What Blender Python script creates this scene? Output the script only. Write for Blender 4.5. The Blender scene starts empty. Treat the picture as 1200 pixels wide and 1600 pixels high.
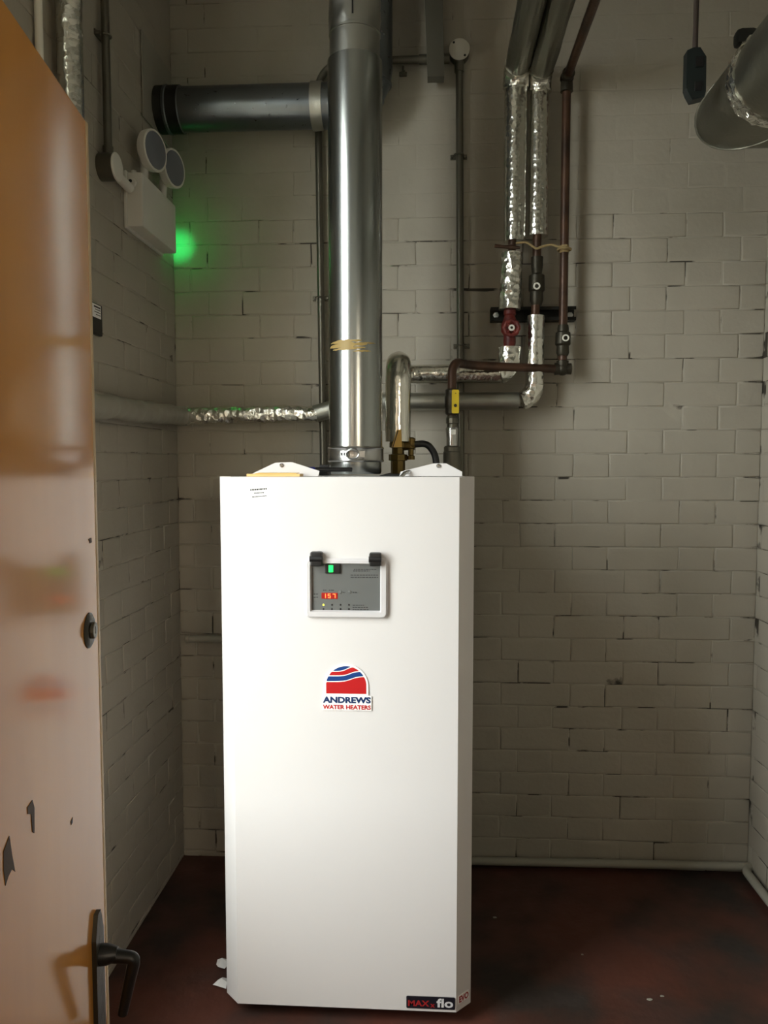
import bpy, bmesh, math, random
from mathutils import Vector, Matrix, noise
from math import sin, cos, tan, pi, radians

SC = bpy.context.scene
COL = SC.collection
random.seed(7)

# ------------------------------------------------------------------ camera
F = 1200.0                       # focal length in pixels of the 1200x1600 frame
PITCH, YAW, HC = radians(3.7), radians(3.3), 1.34
CAM = Vector((0, 0, HC))
FW = Vector((-sin(YAW) * cos(PITCH), cos(YAW) * cos(PITCH), -sin(PITCH)))
RT = Vector((cos(YAW), sin(YAW), 0))
UP = RT.cross(FW)
cd = bpy.data.cameras.new('camera')
cd.sensor_fit = 'VERTICAL'
cd.sensor_height = 36.0
cd.lens = 36.0 * F / 1600.0
cd.clip_start = 0.02
cam = bpy.data.objects.new('camera', cd)
COL.objects.link(cam)
cam.matrix_world = Matrix(((RT.x, UP.x, -FW.x, CAM.x), (RT.y, UP.y, -FW.y, CAM.y),
                           (RT.z, UP.z, -FW.z, CAM.z), (0, 0, 0, 1)))
SC.camera = cam

# ------------------------------------------------------------------ world, exposure
world = bpy.data.worlds.new('world')
SC.world = world
world.use_nodes = True
wb = world.node_tree.nodes['Background']
wb.inputs['Color'].default_value = (1.0, 0.98, 0.965, 1)     # even overcast sky
wb.inputs['Strength'].default_value = 10.0
FILL_STRENGTH = 22.0  # emission of the added fill lamp behind the camera
SC.view_settings.view_transform = 'Standard'
SC.view_settings.look = 'None'
SC.view_settings.gamma = 1.0
SC.view_settings.use_curve_mapping = False
SC.view_settings.exposure = 1.08
SC.cycles.use_denoising = True
SC.cycles.max_bounces = 10
SC.cycles.diffuse_bounces = 6
SC.cycles.glossy_bounces = 5
SC.cycles.caustics_reflective = True
SC.cycles.blur_glossy = 0.6
SC.cycles.sample_clamp_indirect = 6.0

# room measures (metres)
YB, XL, XR, YF, ZC = 2.50, -0.828, 1.048, 0.20, 3.05
WIN = (0.75, 1.44, 0.46, 2.62)          # window opening in the left wall: y0, y1, z0, z1
WT = 0.14                               # left wall thickness
def area_portal(name, loc, rot, sx, sy):
    l = bpy.data.lights.new(name, 'AREA'); l.shape = 'RECTANGLE'; l.size = sx; l.size_y = sy
    l.cycles.is_portal = True
    o = bpy.data.objects.new(name, l); COL.objects.link(o); o.location = loc; o.rotation_euler = rot
    return o
area_portal('window_daylight_portal', (XL - WT - 0.01, (WIN[0] + WIN[1]) / 2, (WIN[2] + WIN[3]) / 2),
            (0, radians(-90), 0), WIN[3] - WIN[2], WIN[1] - WIN[0])

# ------------------------------------------------------------------ pixel -> place
def ray(px, py):
    return FW + RT * ((px - 600) / F) + UP * ((800 - py) / F)
def atY(px, py, y):
    d = ray(px, py); return CAM + d * (y / d.y)
def atX(px, py, x):
    d = ray(px, py); return CAM + d * (x / d.x)
def atZ(px, py, z):
    d = ray(px, py); return CAM + d * ((z - HC) / d.z)
def onplane(px, py, p0, n):
    d = ray(px, py); return CAM + d * ((p0 - CAM).dot(n) / d.dot(n))

# ------------------------------------------------------------------ materials
def lin(c):
    f = lambda v: v / 12.92 if v <= 0.04045 else ((v + 0.055) / 1.055) ** 2.4
    return tuple(f(v / 255.0) for v in c) + (1.0,)
MATS = {}
def mat(name, rgb, rough=0.5, metal=0.0, bump=None, var=None, spec=None, coat=None, rvar=None, emit=None):
    """bump = list of (scale, strength, detail, kind); var = (rgb2, scale, lo, hi, stretch)"""
    m = bpy.data.materials.new(name); m.use_nodes = True
    nt = m.node_tree; N = nt.nodes; L = nt.links
    b = N['Principled BSDF']
    b.inputs['Base Color'].default_value = lin(rgb)
    b.inputs['Roughness'].default_value = rough
    b.inputs['Metallic'].default_value = metal
    if spec is not None: b.inputs['Specular IOR Level'].default_value = spec
    if coat: b.inputs['Coat Weight'].default_value = coat[0]; b.inputs['Coat Roughness'].default_value = coat[1]
    if emit: b.inputs['Emission Color'].default_value = lin(emit[0]); b.inputs['Emission Strength'].default_value = emit[1]
    geo = N.new('ShaderNodeNewGeometry')
    if var:
        rgb2, sc, lo, hi, st = var
        mp = N.new('ShaderNodeMapping'); mp.inputs['Scale'].default_value = st
        L.new(geo.outputs['Position'], mp.inputs['Vector'])
        n = N.new('ShaderNodeTexNoise'); n.inputs['Scale'].default_value = sc; n.inputs['Detail'].default_value = 5
        L.new(mp.outputs['Vector'], n.inputs['Vector'])
        r = N.new('ShaderNodeMapRange'); r.inputs['From Min'].default_value = lo; r.inputs['From Max'].default_value = hi
        L.new(n.outputs['Fac'], r.inputs['Value'])
        mx = N.new('ShaderNodeMix'); mx.data_type = 'RGBA'
        mx.inputs[6].default_value = lin(rgb); mx.inputs[7].default_value = lin(rgb2)
        L.new(r.outputs['Result'], mx.inputs[0]); L.new(mx.outputs[2], b.inputs['Base Color'])
    if rvar:
        sc, lo, hi = rvar
        n = N.new('ShaderNodeTexNoise'); n.inputs['Scale'].default_value = sc; n.inputs['Detail'].default_value = 4
        L.new(geo.outputs['Position'], n.inputs['Vector'])
        r = N.new('ShaderNodeMapRange'); r.inputs['From Min'].default_value = 0.3; r.inputs['From Max'].default_value = 0.7
        r.inputs['To Min'].default_value = lo; r.inputs['To Max'].default_value = hi
        L.new(n.outputs['Fac'], r.inputs['Value']); L.new(r.outputs['Result'], b.inputs['Roughness'])
    prev = None
    for (sc, st, det, kind) in (bump or []):
        if kind == 'noise':
            n = N.new('ShaderNodeTexNoise'); n.inputs['Scale'].default_value = sc; n.inputs['Detail'].default_value = det
            out = n.outputs['Fac']
        else:
            n = N.new('ShaderNodeTexVoronoi'); n.inputs['Scale'].default_value = sc
            if kind == 'edge': n.feature = 'DISTANCE_TO_EDGE'
            out = n.outputs['Distance']
        L.new(geo.outputs['Position'], n.inputs['Vector'])
        bp = N.new('ShaderNodeBump'); bp.inputs['Strength'].default_value = st; bp.inputs['Distance'].default_value = 0.004
        L.new(out, bp.inputs['Height'])
        if prev: L.new(prev.outputs['Normal'], bp.inputs['Normal'])
        prev = bp
    if prev: L.new(prev.outputs['Normal'], b.inputs['Normal'])
    MATS[name] = m
    return m
PAINT = (166, 160, 147)
mat('paint', PAINT, 0.62, bump=[(9, 0.25, 4, 'noise'), (70, 0.25, 4, 'noise')], var=((150, 144, 131), 2.2, 0.42, 0.75, (1, 1, 1)), spec=0.35)
def crevice_mat():
    # painted mortar bed with bare dark crevices where the paint never reached
    m = mat('joint_paint', PAINT, 0.7, bump=[(40, 0.5, 5, 'noise')], var=((56, 51, 43), 11.0, 0.55, 0.62, (1, 1, 1)))
    return m
crevice_mat()
mat('paint_smooth', (190, 187, 176), 0.6, bump=[(60, 0.1, 3, 'noise')])
mat('paint_pipe', (146, 143, 131), 0.5, bump=[(30, 0.3, 4, 'noise')])
mat('ceiling_paint', (222, 219, 212), 0.8)
mat('floor_paint', (80, 44, 34), 0.6, bump=[(25, 0.5, 6, 'noise')], var=((42, 33, 28), 3.0, 0.42, 0.62, (1, 1, 1)), rvar=(6, 0.4, 0.75))
mat('ground_out', (120, 118, 110), 0.9)
mat('lobby_paint', (205, 198, 184), 0.8)
mat('door_varnish', (204, 142, 66), 0.5, var=((182, 118, 50), 3.0, 0.35, 0.7, (2.0, 2.0, 0.25)), spec=0.05, coat=(0.85, 0.12), bump=[(14, 0.02, 3, 'noise')])
mat('door_edge', (196, 170, 130), 0.45)
mat('door_scuff', (62, 42, 22), 0.6)
mat('heater_white', (208, 206, 206), 0.38, spec=0.4)
mat('heater_dark', (18, 18, 18), 0.7)
mat('plastic_grey', (196, 194, 196), 0.35)
mat('plastic_black', (16, 16, 17), 0.4)
mat('fascia_grey', (92, 94, 93), 0.45)
mat('print_dark', (40, 41, 42), 0.6)
mat('print_grey', (150, 152, 152), 0.6)
mat('label_white', (238, 238, 236), 0.45)
mat('logo_red', (176, 22, 26), 0.4)
mat('logo_blue', (16, 58, 122), 0.4)
mat('logo_navy', (10, 44, 92), 0.4)
mat('badge_black', (20, 20, 30), 0.35)
mat('badge_red', (150, 34, 36), 0.4)
mat('badge_silver', (205, 205, 208), 0.35)
mat('flue_steel', (160, 164, 162), 0.24, 1.0)
mat('flue_crimp', (165, 166, 160), 0.32, 1.0, bump=[(22, 0.35, 3, 'noise')])
mat('duct_galv', (112, 118, 122), 0.3, 1.0, rvar=(70, 0.27, 0.36))
mat('clamp_steel', (190, 190, 188), 0.25, 1.0)
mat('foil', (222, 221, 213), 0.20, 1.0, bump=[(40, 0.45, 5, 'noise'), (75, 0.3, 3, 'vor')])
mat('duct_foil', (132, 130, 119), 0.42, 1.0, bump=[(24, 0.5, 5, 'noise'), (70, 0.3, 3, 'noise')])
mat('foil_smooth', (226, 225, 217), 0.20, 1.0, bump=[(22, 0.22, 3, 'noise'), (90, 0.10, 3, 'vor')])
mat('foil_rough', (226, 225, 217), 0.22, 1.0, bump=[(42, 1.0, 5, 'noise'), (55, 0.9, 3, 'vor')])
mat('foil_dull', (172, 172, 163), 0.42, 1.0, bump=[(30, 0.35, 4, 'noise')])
mat('conduit_steel', (104, 101, 90), 0.38, 0.75, bump=[(60, 0.2, 3, 'noise')])
mat('trunking', (92, 90, 80), 0.5, 0.1)
mat('pipe_brown', (84, 58, 42), 0.42, 0.35, bump=[(80, 0.2, 3, 'noise')], var=((52, 36, 26), 12, 0.4, 0.65, (1, 1, 1)))
mat('valve_dark', (58, 54, 44), 0.45, 0.6, bump=[(70, 0.3, 3, 'noise')])
mat('valve_red', (112, 38, 28), 0.5, bump=[(90, 0.3, 3, 'noise')], var=((84, 22, 18), 30, 0.4, 0.6, (1, 1, 1)))
mat('tag_white', (224, 222, 212), 0.5)
mat('brass', (116, 98, 56), 0.38, 0.85, bump=[(50, 0.3, 3, 'noise')])
mat('yellow_plastic', (214, 186, 34), 0.45)
mat('yellow_tape', (226, 186, 96), 0.5)
mat('string', (150, 130, 90), 0.9)
mat('strut_black', (38, 38, 34), 0.5, 0.5)
mat('rubber_black', (14, 14, 13), 0.42)
mat('switch_green', (20, 28, 28), 0.4)
mat('cord_dark', (52, 40, 32), 0.6)
mat('card', (214, 178, 116), 0.7)
mat('paper', (240, 240, 240), 0.7)
mat('pen_blue', (28, 30, 90), 0.35)
mat('tape_residue', (150, 128, 74), 0.55)
mat('lens_grey', (112, 116, 124), 0.3)
mat('lamp_body', (214, 212, 204), 0.45)
mat('frame_white', (222, 220, 208), 0.5)
mat('led_green', (20, 220, 90), 0.4, emit=((10, 255, 90), 40))
mat('switch_glow', (20, 200, 80), 0.4, emit=((20, 255, 90), 1.0))
mat('digit_red', (255, 90, 40), 0.4, emit=((255, 120, 60), 1.6))
mat('digit_glow', (110, 14, 10), 0.4, emit=((255, 30, 16), 0.10))
mat('led_yellow', (235, 230, 60), 0.4, emit=((240, 235, 70), 1.0))
mat('fill_glow', (255, 244, 226), 0.5, emit=((255, 238, 214), FILL_STRENGTH))  # glow of the added frontal fill lamp
def glass_mat():
    m = bpy.data.materials.new('pane_glass'); m.use_nodes = True
    nt = m.node_tree; N = nt.nodes; N.remove(N['Principled BSDF'])
    t = N.new('ShaderNodeBsdfTransparent'); g = N.new('ShaderNodeBsdfGlossy'); g.inputs['Roughness'].default_value = 0.02
    t.inputs['Color'].default_value = (0.94, 0.97, 0.96, 1)
    mx = N.new('ShaderNodeMixShader'); mx.inputs[0].default_value = 0.06
    nt.links.new(t.outputs[0], mx.inputs[1]); nt.links.new(g.outputs[0], mx.inputs[2])
    nt.links.new(mx.outputs[0], N['Material Output'].inputs['Surface'])
    MATS['pane_glass'] = m
glass_mat()

# ------------------------------------------------------------------ mesh helpers
def root_origin(o):
    v = Vector((0, 0, 0))
    while o is not None:
        v = v + o.location; o = o.parent
    return v
def ortho(d):
    d = d.normalized()
    a = Vector((0, 0, 1)) if abs(d.z) < 0.9 else Vector((1, 0, 0))
    u = d.cross(a).normalized(); return u, d.cross(u).normalized()
class MB:
    def __init__(s): s.v = []; s.f = []; s.wn = False
    def add(s, vs, fs):
        k = len(s.v); s.v += [Vector(v) for v in vs]; s.f += [tuple(i + k for i in f) for f in fs]; return s
    def box(s, a, b, M=None):
        vs = [Vector((x, y, z)) for z in (a[2], b[2]) for y in (a[1], b[1]) for x in (a[0], b[0])]
        if M: vs = [M @ v for v in vs]
        return s.add(vs, [(0, 2, 3, 1), (4, 5, 7, 6), (0, 1, 5, 4), (2, 6, 7, 3), (0, 4, 6, 2), (1, 3, 7, 5)])
    def bbox(s, a, b, r=0.004, M=None, seg=2):
        bm = bmesh.new(); bmesh.ops.create_cube(bm, size=1)
        a = Vector(a); b = Vector(b); c = (a + b) / 2; d = b - a
        for v in bm.verts: v.co = Vector((v.co.x * d.x + c.x, v.co.y * d.y + c.y, v.co.z * d.z + c.z))
        bmesh.ops.bevel(bm, geom=bm.edges[:] , offset=min(r, min(abs(t) for t in d) * 0.45), segments=seg, affect='EDGES', profile=0.5)
        bm.verts.index_update()
        vs = [(M @ v.co) if M else v.co.copy() for v in bm.verts]; fs = [tuple(v.index for v in f.verts) for f in bm.faces]
        bm.free(); s.wn = True; return s.add(vs, fs)
    def prism(s, pts, off, M=None):
        """closed outline pts (3D, planar) extruded by off"""
        off = Vector(off); n = len(pts); pts = [Vector(p) for p in pts]
        vs = pts + [p + off for p in pts]
        if M: vs = [M @ v for v in vs]
        return s.add(vs, [tuple(range(n - 1, -1, -1)), tuple(range(n, 2 * n))] + [(i, (i + 1) % n, (i + 1) % n + n, i + n) for i in range(n)])
    def lathe(s, p, d, prof, seg=24):
        """prof = [(distance along d, radius)]"""
        p = Vector(p); d = Vector(d).normalized(); u, w = ortho(d)
        vs = []; fs = []
        for (t, r) in prof:
            for i in range(seg):
                a = 2 * pi * i / seg; vs.append(p + d * t + u * (r * cos(a)) + w * (r * sin(a)))
        for k in range(len(prof) - 1):
            for i in range(seg):
                j = (i + 1) % seg; fs.append((k * seg + i, k * seg + j, (k + 1) * seg + j, (k + 1) * seg + i))
        fs.append(tuple(range(seg - 1, -1, -1))); n = (len(prof) - 1) * seg; fs.append(tuple(range(n, n + seg)))
        return s.add(vs, fs)
    def cyl(s, p, q, r, r2=None, seg=24, bev=0.0):
        p = Vector(p); q = Vector(q); l = (q - p).length; r2 = r if r2 is None else r2
        pr = [(0, r), (l, r2)] if not bev else [(0, r - bev), (bev, r), (l - bev, r2), (l, r2 - bev)]
        return s.lathe(p, q - p, pr, seg)
    def hexn(s, p, q, r): return s.cyl(p, q, r, seg=6)
    def sphere(s, c, r, seg=16, sq=(1, 1, 1)):
        bm = bmesh.new(); bmesh.ops.create_uvsphere(bm, u_segments=seg, v_segments=seg // 2, radius=r); bm.verts.index_update()
        vs = [Vector(c) + Vector((v.co.x * sq[0], v.co.y * sq[1], v.co.z * sq[2])) for v in bm.verts]
        fs = [tuple(v.index for v in f.verts) for f in bm.faces]; bm.free(); return s.add(vs, fs)
    def tube(s, path, r, seg=16, rn=0.0, fr=30.0, step=None, caps=True, wr=0.0):
        """swept tube; rn = crumple amount (fraction of radius), wr = lengthwise wrinkles"""
        P = [Vector(p) for p in path]
        R = r if isinstance(r, (list, tuple)) else [r] * len(P)
        if step:
            Q = []; S = []
            for i in range(len(P) - 1):
                n = max(1, int(math.ceil((P[i + 1] - P[i]).length / step)))
                for k in range(n): Q.append(P[i].lerp(P[i + 1], k / n)); S.append(R[i] + (R[i + 1] - R[i]) * k / n)
            Q.append(P[-1]); S.append(R[-1]); P, R = Q, S
        n = len(P); T = []
        for i in range(n):
            t = (P[min(i + 1, n - 1)] - P[max(i - 1, 0)]); T.append(t.normalized())
        u, w = ortho(T[0]); vs = []; fs = []
        for i in range(n):
            if i:
                ax = T[i - 1].cross(T[i])
                if ax.length > 1e-7:
                    M = Matrix.Rotation(T[i - 1].angle(T[i]), 3, ax.normalized()); u = M @ u; w = M @ w
            for k in range(seg):
                a = 2 * pi * k / seg; d = u * cos(a) + w * sin(a); rr = R[i]
                if rn:
                    q = P[i] + d * rr
                    rr *= 1 + rn * (noise.noise(q * fr) + 0.6 * noise.noise(q * fr * 2.3)) + wr * abs(noise.noise(Vector((a * 3, i * 0.15, R[0] * 90))))
                vs.append(P[i] + d * rr)
        for i in range(n - 1):
            for k in range(seg):
                j = (k + 1) % seg; fs.append((i * seg + k, i * seg + j, (i + 1) * seg + j, (i + 1) * seg + k))
        if caps: fs.append(tuple(range(seg - 1, -1, -1))); fs.append(tuple(range((n - 1) * seg, n * seg)))
        return s.add(vs, fs)
    def build(s, name, m, parent=None, smooth=True, ang=35):
        o0 = root_origin(parent)
        me = bpy.data.meshes.new(name); me.from_pydata([v - o0 for v in s.v], [], s.f)
        bm = bmesh.new(); bm.from_mesh(me); bmesh.ops.recalc_face_normals(bm, faces=bm.faces[:]); bm.to_mesh(me); bm.free()
        me.materials.append(MATS[m])
        if smooth:
            me.polygons.foreach_set('use_smooth', [True] * len(me.polygons))
            try: me.set_sharp_from_angle(angle=radians(ang))
            except Exception: pass
        o = bpy.data.objects.new(name, me); COL.objects.link(o)
        if parent: o.parent = parent
        if s.wn and smooth:
            w_ = o.modifiers.new('face_weight', 'WEIGHTED_NORMAL'); w_.keep_sharp = True; w_.weight = 100
        return o
def fillet(pts, r, n=7):
    P = [Vector(p) for p in pts]; out = [P[0]]
    for i in range(1, len(P) - 1):
        a = (P[i - 1] - P[i]); b = (P[i + 1] - P[i]); ang = a.angle(b)
        rr = r[i - 1] if isinstance(r, (list, tuple)) else r
        d = min(rr / tan(ang / 2), a.length * 0.49, b.length * 0.49); rr = d * tan(ang / 2)
        a.normalize(); b.normalize(); p = P[i] + a * d; q = P[i] + b * d
        c = P[i] + (a + b).normalized() * (rr / sin(ang / 2))
        va = p - c; vb = q - c; th = va.angle(vb); ax = va.cross(vb).normalized()
        for k in range(n + 1): out.append(c + Matrix.Rotation(th * k / n, 3, ax) @ va)
    out.append(P[-1]); return out
def thing(name, label, cat, loc=(0, 0, 0), group=None):
    o = bpy.data.objects.new(name, None); COL.objects.link(o); o.location = Vector(loc); o.empty_display_size = 0.05
    return tag(o, label, cat, group)
def tag(o, label, cat, group=None):
    o['label'] = label; o['category'] = cat
    if group: o['group'] = group
    return o
def struct(o, label=None):
    o['kind'] = 'structure'
    if label: o['label'] = label
    return o
def text_mesh(txt, width=None, height=None, bold=0.0, origin=(0, 0, 0), dx=Vector((1, 0, 0)), dz=Vector((0, 0, 1)), thick=0.0006, shear=0.0):
    """returns an MB with solid lettering whose lower left corner is origin"""
    cu = bpy.data.curves.new('lettering', 'FONT'); cu.body = txt; cu.size = 1.0; cu.offset = bold; cu.shear = shear
    cu.resolution_u = 3
    ob = bpy.data.objects.new('lettering', cu); COL.objects.link(ob)
    dg = bpy.context.evaluated_depsgraph_get(); me = bpy.data.meshes.new_from_object(ob.evaluated_get(dg))
    xs = [v.co.x for v in me.vertices]; ys = [v.co.y for v in me.vertices]
    x0, x1, y0, y1 = min(xs), max(xs), min(ys), max(ys)
    sx = (width / (x1 - x0)) if width else None; sy = (height / (y1 - y0)) if height else None
    sx = sx or sy; sy = sy or sx
    nrm = dx.cross(dz).normalized()      # points towards the reader for dx right, dz up
    vs = [Vector(origin) + dx * ((v.co.x - x0) * sx) + dz * ((v.co.y - y0) * sy) + nrm * thick for v in me.vertices]
    fs = [tuple(p.vertices) for p in me.polygons]
    bpy.data.objects.remove(ob); bpy.data.meshes.remove(me); bpy.data.curves.remove(cu)
    m = MB(); m.add(vs, fs); return m

# ------------------------------------------------------------------ the room
fl = struct(MB().box((XL - 0.3, YF - 0.02, -0.12), (XR + 0.2, YB + 0.2, 0)).build('floor', 'floor_paint', smooth=False), 'dark red-brown painted concrete floor')
ce = struct(MB().box((XL - 0.3, YF - 0.02, ZC), (XR + 0.2, YB + 0.2, ZC + 0.15)).build('ceiling', 'ceiling_paint', smooth=False), 'painted plant room ceiling')
D0 = 0.0016          # how far the mortar bed lies behind the brick faces
wall_back = struct(MB().box((XL - 0.3, YB + D0, -0.1), (XR + 0.2, YB + 0.2, ZC)).build('wall_back', 'joint_paint', smooth=False), 'painted brick back wall')
w = MB()
y0, y1, z0, z1 = WIN; xa, xb = XL - WT, XL - D0
w.box((xa, YF - 0.12, -0.1), (xb, YB + 0.2, z0)); w.box((xa, YF - 0.12, z1), (xb, YB + 0.2, ZC))
w.box((xa, YF - 0.12, z0), (xb, y0, z1)); w.box((xa, y1, z0), (xb, YB + 0.2, z1))
wall_left = struct(w.build('wall_left', 'joint_paint', smooth=False), 'painted brick left wall with a window opening')
wall_right = struct(MB().box((XR + D0, YF - 0.12, -0.1), (XR + 0.2, YB + 0.2, ZC)).build('wall_right', 'joint_paint', smooth=False), 'painted brick right wall')
# front wall with the doorway the camera looks through, and an unseen, invented lobby behind it
DX0, DX1, DZ = -0.305, 0.52, 1.80
w = MB()
w.box((XL - 0.3, YF - 0.12, -0.1), (DX0, YF, ZC)); w.box((DX1, YF - 0.12, -0.1), (XR + 0.2, YF, ZC)); w.box((DX0, YF - 0.12, DZ), (DX1, YF, ZC))
wall_front = struct(w.build('wall_front', 'paint_smooth', smooth=False), 'front wall around the doorway')
LY, LX0, LX1, LZ = -2.2, -1.2, 1.3, 2.6
struct(MB().box((LX0, LY, -0.12), (LX1, YF - 0.02, 0)).build('floor_lobby', 'floor_paint', smooth=False), 'lobby floor outside the doorway')
struct(MB().box((LX0, LY, LZ), (LX1, YF - 0.12, LZ + 0.1)).build('ceiling_lobby', 'lobby_paint', smooth=False), 'lobby ceiling')
struct(MB().box((LX0 - 0.1, LY, -0.1), (LX0, YF - 0.12, LZ + 0.1)).build('wall_lobby_left', 'lobby_paint', smooth=False), 'lobby side wall')
struct(MB().box((LX1, LY, -0.1), (LX1 + 0.1, YF - 0.12, LZ + 0.1)).build('wall_lobby_right', 'lobby_paint', smooth=False), 'lobby side wall')
struct(MB().box((LX0 - 0.1, LY - 0.1, -0.1), (LX1 + 0.1, LY, LZ + 0.1)).build('wall_lobby_back', 'lobby_paint', smooth=False), 'lobby end wall')
struct(MB().box((-14, -10, -0.3), (XL - WT - 0.06, 14, -0.12)).build('ground_outside', 'ground_out', smooth=False), 'grey paving outside the window')
t = thing('added_fill_lamp', 'unseen round fill lamp added on the lobby wall for frontal light', 'lamp', (1.05, LY, 1.75))  # invented source out of view, added to light the room from the front
MB().lathe((1.05, LY + 0.001, 1.75), (0, 1, 0), [(0, 0.20), (0.03, 0.20), (0.04, 0.185)], 36).build('base', 'frame_white', t)
MB().lathe((1.05, LY + 0.035, 1.75), (0, 1, 0), [(0, 0.18), (0.03, 0.17), (0.055, 0.13), (0.068, 0.07), (0.072, 0.01)], 36).build('diffuser', 'fill_glow', t)

# ---- bricks: Flemish bond, painted over
BH, CO, ST, HD = 0.065, 0.075, 0.215, 0.1025       # brick height, course, stretcher, header
def brick_mesh(name, L, H, seed, groove=0.0011, gap=0.0024, bev=0.006):
    """local x along the wall, z up, front face at y = 0 looking to -y"""
    rnd = random.Random(seed); vs = []; fs = []
    hx, hz = (L + 0.010) / 2 - gap / 2, (H + 0.010) / 2 - gap / 2
    rings = [(0.0, D0 + 0.003), (0.0, groove), (bev * 0.4, groove * 0.38), (bev, 0.0002), (bev * 2.6, 0.0)]
    jit = [(rnd.uniform(-0.0012, 0.0012), rnd.uniform(-0.0012, 0.0012)) for _ in range(8)]
    tilt = (rnd.uniform(-1, 1) * 0.0008, rnd.uniform(-1, 1) * 0.0006)
    for q, (ins, yy) in enumerate(rings):
        a, c = hx - ins, hz - ins
        ring = [(-a, -c), (0, -c), (a, -c), (a, 0), (a, c), (0, c), (-a, c), (-a, 0)]
        for k, (x, z) in enumerate(ring):
            jx, jz = jit[k] if q else (0, 0)
            dy = (tilt[0] * x / hx + tilt[1] * z / hz) * (1 if q > 1 else 0) + (rnd.uniform(-0.0004, 0.0004) if q > 1 else 0)
            vs.append((x + jx, yy + dy, z + jz))
    for q in range(len(rings) - 1):
        for k in range(8):
            j = (k + 1) % 8; fs.append((q * 8 + k, q * 8 + j, q * 8 + 8 + j, q * 8 + 8 + k))
    fs.append(tuple(range(len(vs) - 8, len(vs))))
    return vs, fs
def to_mesh(name, vs, fs, m):
    me = bpy.data.meshes.new(name); me.from_pydata(vs, [], fs)
    bm = bmesh.new(); bm.from_mesh(me); bmesh.ops.recalc_face_normals(bm, faces=bm.faces[:]); bm.to_mesh(me); bm.free()
    me.materials.append(MATS[m]); me.polygons.foreach_set('use_smooth', [True] * len(me.polygons)); return me
NV = 7
BK = {}
for kind, L in (('s', ST), ('h', HD)):
    for k in range(NV): BK[kind, k] = brick_mesh('brick', L, BH, 11 + k * 3 + (100 if kind == 'h' else 0))
    for k in range(3): BK[kind + 'f', k] = brick_mesh('brick', L, BH, 51 + k * 3, groove=0.0007, gap=0.0006, bev=0.006)
BMESH = {k: to_mesh('brick', v[0], v[1], 'paint') for k, v in BK.items() if not k[0].endswith('f')}
def brick_wall(parent, x0, x1, zlo, zhi, phx, phz, M, visible, smooth_above, hole=None, seed=1):
    """M maps (along, 0, up) to the room; visible(x,z) -> brick gets an object of its own"""
    rnd = random.Random(seed); rest = MB(); per = ST + HD + 0.02; n = 0; q = M.to_quaternion()
    r0 = int(math.floor((zlo - phz) / CO)); r1 = int(math.ceil((zhi - phz) / CO))
    for r in range(r0, r1):
        zc = phz + (r + 0.5) * CO
        if zc - CO / 2 > zhi - 0.01 or zc + CO / 2 < zlo + 0.01: continue
        sh = phx + (per / 2 if r % 2 else 0)
        k0 = int(math.floor((x0 - sh) / per)) - 1; k1 = int(math.ceil((x1 - sh) / per)) + 1
        for k in range(k0, k1):
            for kind, off, L in (('h', 0.0, HD), ('s', (HD + ST) / 2 + 0.01, ST)):
                xc = sh + k * per + off
                a, b = xc - L / 2, xc + L / 2
                if b < x0 + 0.01 or a > x1 - 0.01: continue
                if hole and a < hole[1] and b > hole[0] and zc + BH / 2 > hole[2] and zc - BH / 2 < hole[3]:
                    # cut bricks at the jambs
                    if (a < hole[0] - 0.03 or b > hole[1] + 0.03) and not (zc > hole[3] or zc < hole[2]): pass
                    else: continue
                ca, cb = max(a, x0 + 0.002), min(b, x1 - 0.002)
                if hole and hole[2] < zc < hole[3]:
                    if ca < hole[1] < cb: ca = hole[1] + 0.003
                    if ca < hole[0] < cb: cb = hole[0] - 0.003
                cz0, cz1 = max(zc - BH / 2, zlo), min(zc + BH / 2, zhi)
                sx = (cb - ca) / L; sz = (cz1 - cz0) / BH; xm = (ca + cb) / 2; zm = (cz0 + cz1) / 2
                if sx < 0.12 or sz < 0.12: continue
                yj = rnd.uniform(-0.0007, 0.0007); rot = rnd.uniform(-0.006, 0.006)
                fsm = zm > smooth_above
                if not fsm and visible(xm, zm):
                    o = bpy.data.objects.new('brick', BMESH[kind, rnd.randrange(NV)]); COL.objects.link(o); o.parent = parent
                    o.matrix_local = M @ Matrix.Translation((xm, yj, zm)) @ Matrix.Rotation(rot, 4, 'Y') @ Matrix.Diagonal((sx, 1, sz, 1))
                    n += 1
                else:
                    vs, fs = BK[(kind + 'f', rnd.randrange(3)) if fsm else (kind, rnd.randrange(NV))]
                    T = M @ Matrix.Translation((xm, yj * (0.3 if fsm else 1), zm)) @ Matrix.Diagonal((sx, 1, sz, 1))
                    rest.add([T @ Vector(v) for v in vs], fs)
    o = rest.build('brickwork', 'paint', parent, ang=60); o['kind'] = 'stuff'
    return n
pz = atY(860, 1068, YB).z; hx = (atY(809, 1086, YB).x + atY(863, 1086, YB).x) / 2
HEAT_X0, HEAT_X1, HEAT_ZT = -0.50, 0.11, 1.30
n1 = brick_wall(wall_back, XL, XR, 0.0, ZC, hx, pz, Matrix.Translation((0, YB, 0)),
                lambda x, z: z < 2.08 and not (-0.60 < x < 0.02 and z < 1.22), 2.10, seed=3)
ML = Matrix(((0, -1, 0, XL), (1, 0, 0, 0), (0, 0, 1, 0), (0, 0, 0, 1)))      # along = +y, faces +x
n2 = brick_wall(wall_left, YF, YB, 0.0, ZC, 2.30, pz, ML, lambda x, z: x > 1.42 and z < 2.3, 2.36, hole=WIN, seed=5)
MR = Matrix(((0, 1, 0, XR), (-1, 0, 0, 0), (0, 0, 1, 0), (0, 0, 0, 1)))      # along = -y, faces -x
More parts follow.
